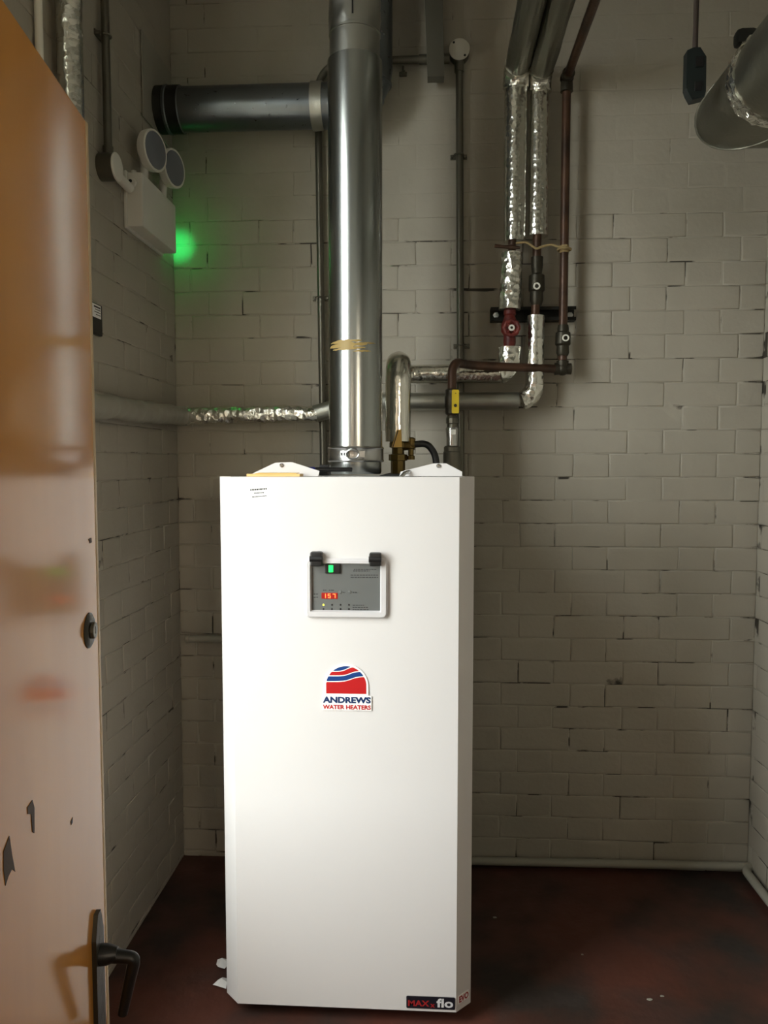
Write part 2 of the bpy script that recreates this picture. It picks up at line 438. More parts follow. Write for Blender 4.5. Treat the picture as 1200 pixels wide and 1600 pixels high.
n3 = brick_wall(wall_right, -YB, -YF, 0.0, ZC, -2.42, pz, MR, lambda x, z: x < -2.25 and z < 1.6, 2.10, seed=9)
print('bricks', n1, n2, n3)

# ---- window in the left wall
gx = XL - 0.085
fr = MB(); fw = 0.05
fr.bbox((gx - 0.03, y0 - 0.01, z0), (gx + 0.03, y0 + fw, z1)); fr.bbox((gx - 0.03, y1 - fw, z0), (gx + 0.03, y1 + 0.01, z1))
fr.bbox((gx - 0.03, y0, z0 - 0.01), (gx + 0.03, y1, z0 + fw)); fr.bbox((gx - 0.03, y0, z1 - fw), (gx + 0.03, y1, z1 + 0.01))
win = struct(fr.build('window_1', 'frame_white'), 'white framed window in the left wall behind the door')
MB().bbox((gx - 0.02, y0, 1.88), (gx + 0.02, y1, 1.915), 0.003).build('transom', 'frame_white', win)
MB().box((gx - 0.003, y0 + 0.02, z0 + 0.02), (gx + 0.003, y1 - 0.02, 1.885)).build('pane', 'pane_glass', win, smooth=False)
MB().box((gx - 0.003, y0 + 0.02, 1.91), (gx + 0.003, y1 - 0.02, z1 - 0.02)).build('pane', 'pane_glass', win, smooth=False)
MB().bbox((gx + 0.025, y0 - 0.02, z0 - 0.03), (XL + 0.03, y1 + 0.02, z0 + 0.004), 0.004).build('sill', 'frame_white', win)
rv = MB().box((gx + 0.02, y1 - 0.001, z0), (XL - 0.006, y1 + 0.004, z1))
rv.box((gx + 0.02, y0 - 0.004, z0), (XL - 0.006, y0 + 0.001, z1)); rv.box((gx + 0.02, y0, z1 - 0.001), (XL - 0.006, y1, z1 + 0.004))
rv.build('reveal', 'paint_smooth', win, smooth=False)
# ---- door leaf, standing open against the left side
E = onplane(150, 722, Vector((-0.418, 0.945, 0)), Vector((0, 1, 0)))
E = Vector((E.x, E.y, 0)); dang = radians(8.1)
DA = Vector((sin(dang), -cos(dang), 0)); DN = Vector((cos(dang), sin(dang), 0))
MD = Matrix(((DA.x, DN.x, 0, E.x), (DA.y, DN.y, 0, E.y), (0, 0, 1, 0), (0, 0, 0, 1)))   # local: x along leaf from free edge, y out of the face, z up
def dloc(px, py): return MD.inverted() @ onplane(px, py, E, DN)
DTOP = onplane(129, 181, E, DN).z
door = struct(MB().bbox((0.009, -0.044, 0.012), (0.76, 0, DTOP), 0.002, MD).build('door_1', 'door_varnish'), 'glossy varnished brown door standing open')
MB().bbox((0, -0.0445, 0.012), (0.0088, 0.0005, DTOP), 0.0015, MD).build('lipping', 'door_edge', door)
c = dloc(139, 985)
lk = MB().lathe(MD @ Vector((c.x, -0.001, c.z)), DN, [(0, 0.0215), (0.002, 0.0215), (0.004, 0.018), (0.0045, 0.012)], 28).build('lock_cylinder', 'valve_dark', door)
MB().lathe(MD @ Vector((c.x, 0.004, c.z)), DN, [(0, 0.010), (0.0032, 0.010), (0.004, 0.009)], 24).build('cylinder_plug', 'conduit_steel', lk)
MB().box((c.x - 0.0008, 0.0078, c.z - 0.004), (c.x + 0.0008, 0.0083, c.z + 0.005), MD).build('keyhole', 'plastic_black', lk, smooth=False)
c = dloc(150, 1492); tz = dloc(160, 1402).z
plate = [(c.x - 0.0165, tz - 0.028), (c.x - 0.006, tz), (c.x + 0.006, tz), (c.x + 0.0165, tz - 0.028), (c.x + 0.0165, tz - 0.22), (c.x - 0.0165, tz - 0.22)]
plate = [(max(x, 0.003), z) for x, z in plate]
hp = MB().prism([(x, -0.0005, z) for x, z in plate], (0, 0.006, 0), MD).build('handle_plate', 'valve_dark', door, ang=20)
lv = MB().tube([MD @ Vector(p) for p in fillet([(c.x, 0.004, c.z), (c.x, 0.047, c.z - 0.006), (c.x - 0.002, 0.030, c.z - 0.080)], 0.006, 4)], [0.0095] + [0.0078] * 5 + [0.0062], seg=12)
lv.lathe(MD @ Vector((c.x, 0.004, c.z)), DN, [(0, 0.013), (0.010, 0.0125), (0.022, 0.0085)], 18)
lv.build('lever_handle', 'rubber_black', hp)
for k, pts in enumerate(([(42, 1262), (50, 1250), (53, 1262), (53, 1302), (50, 1300), (48, 1272), (43, 1272)],
                         [(5, 1330), (14, 1306), (18, 1335), (23, 1362), (18, 1358), (12, 1370), (8, 1384), (5, 1360)],
                         [(110, 1284), (113, 1277), (113, 1285), (111, 1289)], [(138, 842), (142, 840), (143, 847), (140, 849)])):
    pp = [dloc(x, y) for x, y in pts]
    MB().prism([(p.x, 0.0002, p.z) for p in pp], (0, 0.0004, 0), MD).build('scuff_mark', 'door_scuff', door, smooth=False)
fj = MB()
fj.bbox((DX0 - 0.03, YF - 0.13, 0), (DX0 + 0.012, YF + 0.012, DZ + 0.03)); fj.bbox((DX1 - 0.012, YF - 0.13, 0), (DX1 + 0.03, YF + 0.012, DZ + 0.03))
fj.bbox((DX0 - 0.03, YF - 0.13, DZ - 0.012), (DX1 + 0.03, YF + 0.012, DZ + 0.03))
struct(fj.build('trim_1', 'frame_white'), 'white door frame around the doorway')

# ------------------------------------------------------------------ water heater
HY = 1.75
tl = atY(361, 745, HY); tr = atY(718, 743, HY); HZ1 = tl.z; HZ0 = atY(545, 1575, HY).z
hx0, hx1, ch = tl.x, tr.x, 0.036
HB = 2.36
wh = thing('water_heater', 'tall white floor-standing gas water heater with a small control panel', 'water heater', ((hx0 + hx1) / 2, (HY + HB) / 2, 0))
ol = [(hx0 - ch, HY + ch), (hx0, HY), (hx1, HY), (hx1 + ch, HY + ch)]
def sheet(ol, th, za, zb):
    """bent sheet panel following outline ol (x,y), thickness th inwards (+y)"""
    m = MB(); n = len(ol); cx = (hx0 + hx1) / 2
    inn = [(x + (th if x < cx else -th) * (1 if i in (0, n - 1) else 0.41), y + (th if i not in (0, n - 1) else 0)) for i, (x, y) in enumerate(ol)]
    pts = [Vector((x, y, za)) for x, y in ol] + [Vector((x, y, za)) for x, y in reversed(inn)]
    return m.prism(pts, (0, 0, zb - za))
MB().prism([(x, y, HZ0) for x, y in ol] + [(hx1 + ch, HY + 0.06, HZ0), (hx0 - ch, HY + 0.06, HZ0)], (0, 0, HZ1 - HZ0)).build('front_panel', 'heater_white', wh, ang=20)
MB().bbox((hx0 - ch + 0.002, HY + 0.062, HZ0 + 0.005), (hx1 + ch - 0.002, HB, HZ1 - 0.006), 0.004).build('casing', 'heater_white', wh)
MB().bbox((hx0 + 0.02, HY + 0.11, 0.0), (hx1 - 0.02, HB - 0.02, HZ0 + 0.02), 0.004).build('plinth', 'heater_dark', wh)
def bracket(pxs, scr):
    pts = [atY(x, y, HY + 0.045) for x, y in pxs]
    b = MB().prism(pts, (0, 0.003, 0)).build('top_bracket', 'heater_white', wh, ang=20)
    s = atY(*scr, HY + 0.044)
    MB().lathe(s + Vector((0, 0.001, 0)), (0, -1, 0), [(0, 0.0052), (0.002, 0.0050), (0.004, 0.003)], 14).build('screw', 'clamp_steel', b)
bracket([(386, 744), (430, 723), (456, 722), (499, 736), (497, 744)], (440, 727))
bracket([(624, 744), (626, 737), (678, 724), (697, 724), (722, 737), (722, 744)], (685, 728))
MB().bbox((-0.118, HY + 0.10, HZ1 - 0.008), (hx1 - 0.09, HB - 0.02, HZ1 + 0.002), 0.002).build('top_recess', 'heater_dark', wh)
p = atY(632, 742, HY + 0.03)
MB().tube(fillet([p + Vector((0.014, 0.02, 0.008)), p + Vector((0, 0, 0.004)), p + Vector((-0.008, -0.01, -0.006))], 0.006), 0.0045, seg=10).build('cable_clip', 'clamp_steel', wh)
p = atY(508, 735, HY + 0.12)
MB().bbox(p - Vector((0.012, 0.02, 0.012)), p + Vector((0.012, 0.02, 0.014)), 0.003).build('cable_gland', 'plastic_black', wh)
# control panel
def fx(px, py): p = atY(px, py, HY); return p.x, p.z
def rrect(x0, z0, x1, z1, r, n=5):
    out = []
    for cx, cz, a0 in ((x1 - r, z1 - r, 0), (x0 + r, z1 - r, 90), (x0 + r, z0 + r, 180), (x1 - r, z0 + r, 270)):
        for k in range(n + 1): a = radians(a0 + 90 * k / n); out.append((cx + r * cos(a), cz + r * sin(a)))
    return out
bx0, bz1 = fx(477.5, 872); bx1, bz0 = fx(606, 966); ix0, iz1 = fx(487, 881); ix1, iz0 = fx(594, 954)
o1 = rrect(bx0, bz0, bx1, bz1, 0.011); o2 = rrect(bx0 + 0.004, bz0 + 0.004, bx1 - 0.004, bz1 - 0.004, 0.009)
i1 = rrect(ix0 - 0.003, iz0 - 0.003, ix1 + 0.003, iz1 + 0.003, 0.003); i2 = rrect(ix0, iz0, ix1, iz1, 0.0015)
m = MB(); n = len(o1)
for ring, y in ((o1, HY + 0.001), (o1, HY - 0.005), (o2, HY - 0.009), (i1, HY - 0.009), (i2, HY - 0.001)):
    m.v += [Vector((x, y, z)) for x, z in ring]
for q in range(4): m.f += [(q * n + k, q * n + (k + 1) % n, (q + 1) * n + (k + 1) % n, (q + 1) * n + k) for k in range(n)]
bez = m.build('control_panel', 'plastic_grey', wh, ang=30); bez['label'] = 'grey control panel bezel with digital display'
MB().box((ix0 - 0.001, HY - 0.0012, iz0 - 0.001), (ix1 + 0.001, HY + 0.001, iz1 + 0.001)).build('fascia', 'fascia_grey', bez, smooth=False)
for a in ((486, 861, 505, 883), (577.5, 862.5, 596, 883)):
    x0, z1_ = fx(a[0], a[1]); x1, z0_ = fx(a[2], a[3])
    g = MB().bbox((x0, HY - 0.020, z0_ - 0.001), (x1, HY + 0.001, z1_), 0.004)
    g.cyl((x0 - 0.0006, HY - 0.015, (z0_ + z1_) / 2), (x1 + 0.0006, HY - 0.015, (z0_ + z1_) / 2), 0.0075, seg=16)
    g.build('hinge', 'plastic_black', bez)
x0, z1_ = fx(508, 881); x1, z0_ = fx(532, 896)
rk = MB().bbox((x0, HY - 0.006, z0_), (x1, HY - 0.0005, z1_), 0.002).build('rocker_switch', 'plastic_black', bez)
x0, z1_ = fx(514, 882.5); x1, z0_ = fx(521, 893.5)
MB().bbox((x0, HY - 0.0075, z0_), (x1, HY - 0.005, z1_), 0.001).build('switch_light', 'switch_glow', rk)
x0, z1_ = fx(502.5, 926); x1, z0_ = fx(527.5, 935.5)
ds = MB().box((x0, HY - 0.0022, z0_), (x1, HY - 0.001, z1_)).build('display', 'digit_glow', bez, smooth=False)
dw, dh = 0.0062, 0.0098; sg = 0.0013
SEG = {'1': 'bc', '5': 'afgcd', '7': 'abc'}
m = MB(); zc = (z0_ + z1_) / 2; yq = HY - 0.0030
for k, chn in enumerate('157'):
    xx = x0 + 0.0038 + k * 0.0112; H2 = dh / 2
    for s_ in SEG[chn]:
        a, b = {'a': ((0, H2 - sg), (dw, H2)), 'b': ((dw - sg, 0), (dw, H2)), 'c': ((dw - sg, -H2), (dw, 0)), 'd': ((0, -H2), (dw, -H2 + sg)),
                'f': ((0, 0), (sg, H2)), 'g': ((0, -sg / 2), (dw, sg / 2))}[s_]
        m.box((xx + a[0], yq, zc + a[1]), (xx + b[0], yq + 0.0006, zc + b[1]))
m.build('digits', 'digit_red', ds, smooth=False)
for k in range(4):
    for r, py in enumerate((945, 951.5)):
        x, z = fx(505.5 + 13.3 * k, py)
        MB().lathe((x, HY - 0.001, z), (0, -1, 0), [(0, 0.0023), (0.0009, 0.0021)], 12).build('indicator_lamp', 'led_yellow' if (k == 0 and r == 0) else 'plastic_black', bez)
for px in (532, 546.5):
    x, z = fx(px, 925); MB().lathe((x, HY - 0.001, z), (0, -1, 0), [(0, 0.004), (0.001, 0.0038), (0.0014, 0.003)], 16).build('push_button', 'fascia_grey', bez)
m = MB(); g2 = MB()
for (xa_, xb_, py, mm) in ((553, 588, 889.5, 0), (548, 591, 898.5, 0), (548, 591, 902, 0), (552, 578, 892, 0), (551, 570, 945.5, 0), (551, 575, 949, 0), (551, 576, 952.5, 0),
                           (536, 540, 925.5, 0), (551, 558, 925.5, 0), (505, 510, 922, 0), (514, 522, 922, 0), (490, 497, 928, 0), (490, 497, 933, 0)):
    rr = random.Random(py); xx = xa_
    while xx < xb_:
        wd = rr.uniform(2, 5); x0, z0_ = fx(xx, py + 0.6); x1, z1_ = fx(min(xx + wd, xb_), py - 0.6)
        m.box((x0, HY - 0.0016, z0_), (x1, HY - 0.0011, z1_)); xx += wd + 0.9
m.build('printed_lines', 'print_dark', bez, smooth=False)['kind'] = 'stuff'
# maker's badge
U = atY(543, 1000, HY) ; k_px = (atY(544, 1075, HY).x - atY(542, 1075, HY).x) / 2
def bp(u, v): q = atY(542, 1065, HY); return q.x + u * k_px, q.z - v * k_px      # badge pixels -> panel x,z
def strip(cols, y, th):
    m = MB()
    for i, (u, a, b) in enumerate(cols):
        x, za = bp(u, a); _, zb = bp(u, b); m.v += [Vector((x, y, za)), Vector((x, y, zb))]
    for i in range(len(cols) - 1): m.f.append((2 * i, 2 * i + 2, 2 * i + 3, 2 * i + 1))
    return m
RR = 31.6; CY = 6.8; UC = -1.0
def dome_top(u, r): return CY - math.sqrt(max(0.0, r * r - (u - UC) ** 2))
back = []
for k in range(25):
    a = pi - pi * k / 24; back.append((UC + 34.5 * cos(a), CY - 34.5 * sin(a)))
back += [(UC + 34.5, 21), (38.5, 22.5), (38.5, 45), (-38.5, 45), (-38.5, 22.5), (UC - 34.5, 21)]
bd = MB().prism([(bp(u, v)[0], HY + 0.0005, bp(u, v)[1]) for u, v in back], (0, -0.0030, 0)).build('maker_badge', 'label_white', wh, smooth=False)
bd['label'] = "white maker's badge with red and blue striped dome emblem and lettering"
def wave(base, amp, ph):
    return lambda u: base - amp * (0.5 + 0.5 * math.tanh((u - ph[0]) / ph[1]))
wA = wave(-16.4, 8.0, (0, 8)); wB = wave(-9.2, 8.0, (5, 10)); wC = wave(-0.2, 9.0, (7, 12))
G = 0.75
def band(top, bot):
    cols = []
    for k in range(65):
        u = UC - 31.3 + 62.6 * k / 64; e = dome_top(u, RR); a = max(e, top(u)) if top else e
        b = bot(u)
        if abs(u - UC) > 29.5: b = min(b, 18.0 + 0.6)
        if b > a + 0.05: cols.append((u, a, b))
    return cols
for nm, mm, tp, bt in (('emblem_band', 'logo_blue', None, lambda u: wA(u) - G), ('emblem_band', 'logo_red', lambda u: wA(u) + G, lambda u: wB(u) - G),
                       ('emblem_band', 'logo_blue', lambda u: wB(u) + G, lambda u: wC(u) - G), ('emblem_band', 'logo_red', lambda u: wC(u) + G, lambda u: 18.6)):
    strip(band(tp, bt), HY - 0.0029, 0).build(nm, mm, bd, smooth=False)
x, z = bp(-37.6, 33.6); text_mesh('ANDREWS', width=75 * k_px, height=10.2 * k_px, bold=0.045, origin=(x, HY - 0.0025, z)).build('lettering', 'logo_navy', bd, smooth=False)
x, z = bp(-37.6, 43.4); text_mesh('WATER HEATERS', width=75 * k_px, height=7.0 * k_px, bold=0.035, origin=(x, HY - 0.0025, z)).build('lettering', 'logo_red', bd, smooth=False)
# model badge, lower right
x0, z1_ = fx(635, 1555.5); x1, z0_ = fx(711, 1577.5)
mb = MB().prism([(x, HY + 0.0003, z) for x, z in rrect(x0, z0_, x1, z1_, 0.003)], (0, -0.0016, 0)).build('model_badge', 'badge_black', wh, smooth=False)
mb['label'] = 'black model badge with red and silver lettering'
wd = x1 - x0; hh = z1_ - z0_
text_mesh('MAX', width=wd * 0.44, height=hh * 0.50, bold=0.03, origin=(x0 + wd * 0.035, HY - 0.0012, z0_ + hh * 0.19)).build('lettering', 'badge_red', mb, smooth=False)
text_mesh('x', width=wd * 0.10, height=hh * 0.30, bold=0.03, origin=(x0 + wd * 0.49, HY - 0.0012, z0_ + hh * 0.13)).build('lettering', 'badge_red', mb, smooth=False)
text_mesh('flo', width=wd * 0.34, height=hh * 0.74, bold=0.03, origin=(x0 + wd * 0.62, HY - 0.0012, z0_ + hh * 0.16)).build('lettering', 'badge_silver', mb, smooth=False)
# small badge on the right chamfer
cdx = Vector((1, 1, 0)).normalized(); cn = Vector((1, -1, 0)).normalized()
q0 = Vector((hx1, HY, 0)) + cdx * 0.007; zz = fx(717, 1575)[1]
sb = MB().prism([q0 + Vector((0, 0, zz + 0.006)), q0 + cdx * 0.036 + Vector((0, 0, zz + 0.006)), q0 + cdx * 0.036 + Vector((0, 0, zz + 0.026)), q0 + Vector((0, 0, zz + 0.026))], cn * 0.0012).build('side_badge', 'label_white', wh, smooth=False)
text_mesh('EVO', width=0.033, height=0.016, bold=0.04, origin=q0 + cdx * 0.0015 + cn * 0.0012 + Vector((0, 0, zz + 0.008)), dx=cdx).build('lettering', 'badge_red', sb, smooth=False)
# installer's sticker, upper left
x0, z1_ = fx(387, 760); x1, z0_ = fx(421, 781)
stk = MB().box((x0, HY - 0.0005, z0_), (x1, HY + 0.0002, z1_)).build('sticker', 'label_white', wh, smooth=False)
m = MB()
for (a, b, py, sl) in ((391, 417, 765.5, -2.0), (397, 413, 770.5, -1), (394, 417, 776.5, -2.0)):
    rr = random.Random(a); xx = a
    while xx < b:
        wdt = rr.uniform(1.2, 3.2); yy = py + sl * (xx - a) / (b - a); hh_ = 1.1 if py < 768 else 0.8
        xa_, za_ = fx(xx, yy + hh_); xb_, zb_ = fx(min(xx + wdt, b), yy - hh_); m.box((xa_, HY - 0.0009, za_), (xb_, HY - 0.0005, zb_)); xx += wdt + 0.7
m.build('printed_lines', 'print_dark', stk, smooth=False)['kind'] = 'stuff'

# paper packet and pen on the heater top
pk = thing('envelope', 'brown paper envelope lying on the heater top', 'envelope', atZ(430, 740, HZ1))
z_ = HZ1 + 0.0006
c0 = Vector((hx0 + 0.035, HY + 0.006, z_)); c1 = Vector((hx0 + 0.158, HY + 0.010, z_))
MB().prism([c0, c1, c1 + Vector((0.004, 0.026, 0)), c0 + Vector((0.012, 0.028, 0))], (0, 0, 0.006)).build('body', 'card', pk, smooth=False)
MB().prism([c0 + Vector((0.02, -0.001, 0.0062)), c1 + Vector((-0.008, -0.001, 0.0062)), c1 + Vector((-0.004, 0.022, 0.0075)), c0 + Vector((0.026, 0.022, 0.0075))], (0, 0, 0.0012)).build('flap', 'yellow_tape', pk, smooth=False)
p = Vector((hx0 + 0.195, HY + 0.085, HZ1 + 0.016))
pn = thing('marker_pen', 'dark blue capped marker pen lying on the heater top by the flue', 'pen', p)
MB().cyl(p + Vector((-0.012, -0.004, 0)), p + Vector((0.075, 0.022, 0)), 0.0055, seg=14, bev=0.001).build('barrel', 'plastic_black', pn)
MB().cyl(p + Vector((-0.042, -0.013, 0)), p + Vector((-0.0115, -0.004, 0)), 0.0064, seg=14, bev=0.0015).build('cap', 'pen_blue', pn)

# ------------------------------------------------------------------ flue
FY = 2.02
fb = atY(556, 741, FY); ft = atY(559, 98, FY); FR = 0.0675
flue = thing('flue_pipe', 'shiny round steel flue pipe rising from the heater top', 'flue pipe', (fb.x, FY, HZ1))
bz = HZ1 + 0.003
fx0 = fb.x
MB().lathe((fx0, FY, bz), (0, 0, 1), [(0, FR - 0.002), (0.006, FR), (atY(556, 720, FY).z - bz, FR)], 48).build('spigot', 'flue_steel', flue)
z1_ = atY(556, 715, FY).z
MB().lathe((fx0, FY, z1_), (0, 0, 1), [(0, FR + 0.001), (0.001, FR + 0.0025), (ft.z - z1_ - 0.001, FR + 0.0025), (ft.z - z1_, FR + 0.001)], 56).build('pipe', 'flue_steel', flue)
za, zb = atY(556, 722, FY).z, atY(556, 698, FY).z
cl = MB().lathe((fx0, FY, za), (0, 0, 1), [(0, FR + 0.003), (0.001, FR + 0.0062), (0.004, FR + 0.0070), (0.007, FR + 0.0055), (zb - za - 0.007, FR + 0.0055), (zb - za - 0.004, FR + 0.0070), (zb - za, FR + 0.004)], 56).build('clamp_band', 'clamp_steel', flue)
zm = (za + zb) / 2
def oncyl(ang, r, z): a = radians(ang); return Vector((fx0 + r * sin(a), FY - r * cos(a), z))
m = MB(); r_ = FR + 0.006
m.tube([oncyl(-1 + 15 * cos(t * 2 * pi / 20) * 0.8, r_ + 0.006, zm + 0.011 * sin(t * 2 * pi / 20)) for t in range(21)], 0.002, seg=8)
m.prism([oncyl(-26, r_, zm - 0.008), oncyl(-10, r_, zm - 0.006), oncyl(-10, r_, zm + 0.006), oncyl(-26, r_, zm + 0.008)], (0, -0.004, 0))
m.prism([oncyl(8, r_, zm - 0.006), oncyl(24, r_, zm - 0.009), oncyl(24, r_, zm + 0.009), oncyl(8, r_, zm + 0.006)], (0, -0.004, 0))
m.build('latch', 'clamp_steel', cl)
m = MB()
for a in (-24, -18, -12): m.prism([oncyl(a, r_ + 0.0045, zm - 0.004), oncyl(a + 3, r_ + 0.0045, zm - 0.004), oncyl(a + 3, r_ + 0.0045, zm + 0.004), oncyl(a, r_ + 0.0045, zm + 0.004)], (0, -0.001, 0))
m.build('latch_slot', 'plastic_black', cl)
# upper crimped section
zt = ft.z; r2 = FR - 0.0035; prof = [(-0.03, r2), (0.062, r2), (0.063, r2 + 0.002), (0.068, r2 + 0.002), (0.069, r2 - 0.001), (0.075, r2 - 0.001)]
MB().lathe((fx0, FY, zt), (0, 0, 1), prof, 48).build('upper_collar', 'flue_crimp', flue)
m = MB(); nr, sg_ = 60, 40
for i in range(nr + 1):
    zz = zt + 0.070 + (ZC - 0.02 - zt - 0.070) * i / nr
    for k in range(sg_):
        a = 2 * pi * k / sg_; q = Vector((cos(a) * 2.2, sin(a) * 2.2, zz * 34))
        rr = r2 + 0.001 + 0.0045 * noise.noise(q) + 0.0015 * noise.noise(q * 2.7)
        m.v.append(Vector((fx0 + rr * cos(a), FY + rr * sin(a), zz)))
for i in range(nr): m.f += [(i * sg_ + k, i * sg_ + (k + 1) % sg_, (i + 1) * sg_ + (k + 1) % sg_, (i + 1) * sg_ + k) for k in range(sg_)]
m.build('crimped_section', 'flue_crimp', flue, ang=80)
sm = MB().box((fx0 - 0.001, FY - FR - 0.0025, zt + 0.085), (fx0 + 0.003, FY - FR + 0.004, ZC - 0.03)); sm.build('seam', 'plastic_black', flue, smooth=False)
# brown tape residue smeared round the pipe
zr = atY(550, 545, FY).z; rr_ = FR + 0.0029
for (a0, a1, zo, h0) in ((-58, 18, 0.010, 0.0045), (-62, 30, 0.001, 0.0065), (-50, 26, -0.008, 0.004), (0, 40, -0.016, 0.0024), (12, 52, 0.004, 0.002)):
    m = MB(); n = 14; rnd = random.Random(int(a0 + 99))
    for k in range(n + 1):
        a = a0 + (a1 - a0) * k / n; hh_ = h0 * (0.25 + 0.75 * sin(pi * min(1, max(0, (k + 0.3) / (n + 0.6))))) * rnd.uniform(0.6, 1.2); zo_ = zo + 0.003 * (a / 60.0) + rnd.uniform(-1, 1) * 0.0008
        m.v += [oncyl(a, rr_, zr + zo_ - hh_), oncyl(a, rr_, zr + zo_ + hh_)]
    for k in range(n): m.f.append((2 * k, 2 * k + 2, 2 * k + 3, 2 * k + 1))
    m.build('tape_residue', 'tape_residue', flue)

# ------------------------------------------------------------------ horizontal exhaust duct with bend, behind the flue
EY = 2.37; er = 0.0635
ec = atY(380, 169, EY); ez = ec.z; exv = atY(580, 120, EY).x
du = thing('exhaust_duct', 'dull grey galvanised duct crossing the wall behind the flue and bending upwards', 'duct', (XL, EY, ez))
xw = XL + 0.002
MB().bbox((xw, EY - 0.135, ez - 0.075), (xw + 0.004, EY + 0.115, ez + 0.165), 0.001).build('wall_plate', 'paint_pipe', du)
MB().lathe((xw, EY, ez), (1, 0, 0), [(0, er + 0.004), (0.075, er + 0.004)], 40).build('wall_sleeve', 'strut_black', du)
xs_ = atY(262, 169, EY).x
MB().lathe((xs_, EY, ez), (1, 0, 0), [(0, er), (0.001, er + 0.006), (0.008, er + 0.007), (0.012, er + 0.003), (0.045, er + 0.003), (0.048, er)], 40).build('collar', 'duct_galv', du)
xe = atY(490, 169, EY).x
MB().lathe((xs_ - 0.03, EY, ez), (1, 0, 0), [(0, er), (xe - xs_ + 0.03, er)], 40).build('pipe', 'duct_galv', du)
MB().tube([(xe - 0.004, EY, ez), (xe + 0.03, EY, ez)], er + 0.004, seg=36, rn=0.02, fr=40, step=0.008).build('tape_joint', 'foil_dull', du)
MB().lathe((xe + 0.028, EY, ez), (1, 0, 0), [(0, er + 0.001), (0.05, er + 0.001)], 40).build('bend_spigot', 'duct_galv', du)
# lobster-back bend made of straight gores
R0 = 0.105; cxb = exv - R0; czb = ez + R0; NG = 5
for g in range(NG):
    a0, a1 = (pi / 2) * g / NG, (pi / 2) * (g + 1) / NG
    p0 = Vector((cxb + R0 * sin(a0), EY, czb - R0 * cos(a0))); p1 = Vector((cxb + R0 * sin(a1), EY, czb - R0 * cos(a1)))
    d = (p1 - p0).normalized(); ln = (p1 - p0).length
    MB().lathe(p0 - d * 0.012, d, [(0, er + 0.0015), (0.003, er + 0.005), (0.008, er + 0.005), (0.011, er + 0.001), (ln + 0.02, er + 0.001)], 36).build('bend_segment', 'duct_galv', du)
MB().lathe((exv, EY, czb - 0.005), (0, 0, 1), [(0, er), (ZC - 0.01 - czb, er)], 40).build('riser', 'duct_galv', du)

# ------------------------------------------------------------------ electrical conduits on the back wall
CY_ = YB - 0.022; cr = 0.0115
jb = atY(717, 87, YB)
jt = thing('junction_box', 'small round metal junction box with screwed lid high on the back wall', 'junction box', (jb.x, YB, jb.z))
MB().lathe((jb.x, YB - 0.001, jb.z), (0, -1, 0), [(0, 0.031), (0.034, 0.031), (0.036, 0.030)], 32).build('box_body', 'conduit_steel', jt)
lid = MB().lathe((jb.x, YB - 0.0365, jb.z), (0, -1, 0), [(0, 0.0325), (0.002, 0.0325), (0.003, 0.0315)], 32).build('lid', 'paint_smooth', jt)
for sx, sz in ((-0.017, 0.02), (0.017, -0.019)):
    MB().lathe((jb.x + sx, YB - 0.039, jb.z + sz), (0, -1, 0), [(0, 0.004), (0.002, 0.003)], 10).build('screw', 'plastic_black', lid)
def saddle(p, parent, ax='x'):
    m = MB(); p = Vector(p)
    if ax == 'x':
        m.bbox((p.x - 0.026, YB - 0.004, p.z - 0.008), (p.x + 0.026, YB - 0.001, p.z + 0.008), 0.001)
        m.tube([(p.x + 0.0145 * cos(a), CY_ - 0.0145 * sin(a), p.z) for a in [pi * k / 10 for k in range(11)]], 0.0022, seg=6)
        m.lathe((p.x - 0.021, YB - 0.003, p.z), (0, -1, 0), [(0, 0.005), (0.008, 0.004)], 10); m.lathe((p.x + 0.021, YB - 0.003, p.z), (0, -1, 0), [(0, 0.005), (0.008, 0.004)], 10)
    m.build('saddle_clip', 'conduit_steel', parent)
cb = atY(721, 700, CY_)
ct = thing('conduit', 'grey steel conduit dropping straight from the round junction box', 'conduit', (jb.x, CY_, 1.2))
MB().tube([(jb.x, CY_, jb.z - 0.029), (jb.x, CY_, jb.z - 0.06)], 0.0145, seg=16).build('coupler', 'conduit_steel', ct)
MB().tube([(jb.x + 0.001, CY_, jb.z - 0.055), (cb.x, CY_, 1.16), (cb.x, CY_, 0.16)], cr, seg=16).build('tube', 'conduit_steel', ct)
saddle((jb.x + 0.001, CY_, atY(718, 242, CY_).z), ct); saddle((cb.x - 0.001, CY_, atY(719, 540, CY_).z), ct)
hz = atY(660, 93, CY_).z
xl_ = atY(497, 300, CY_).x; xb_ = atY(506, 700, CY_).x
c2 = thing('conduit', 'grey steel conduit bent down behind the flue from a horizontal run', 'conduit', (xl_, CY_, 1.2))
MB().tube(fillet([(jb.x - 0.030, CY_, hz), (xl_, CY_, hz + 0.002), (xb_, CY_, 1.16), (xb_, CY_, 0.16)], [0.09, 0.3], 10), cr, seg=16).build('tube', 'conduit_steel', c2)
xa_ = atY(655, 93, CY_).x
MB().cyl((xa_, CY_, hz), (jb.x - 0.03, CY_, hz), 0.0145, seg=16).build('coupler', 'conduit_steel', c2)
saddle((xl_ + 0.004, CY_, atY(503, 465, CY_).z), c2)
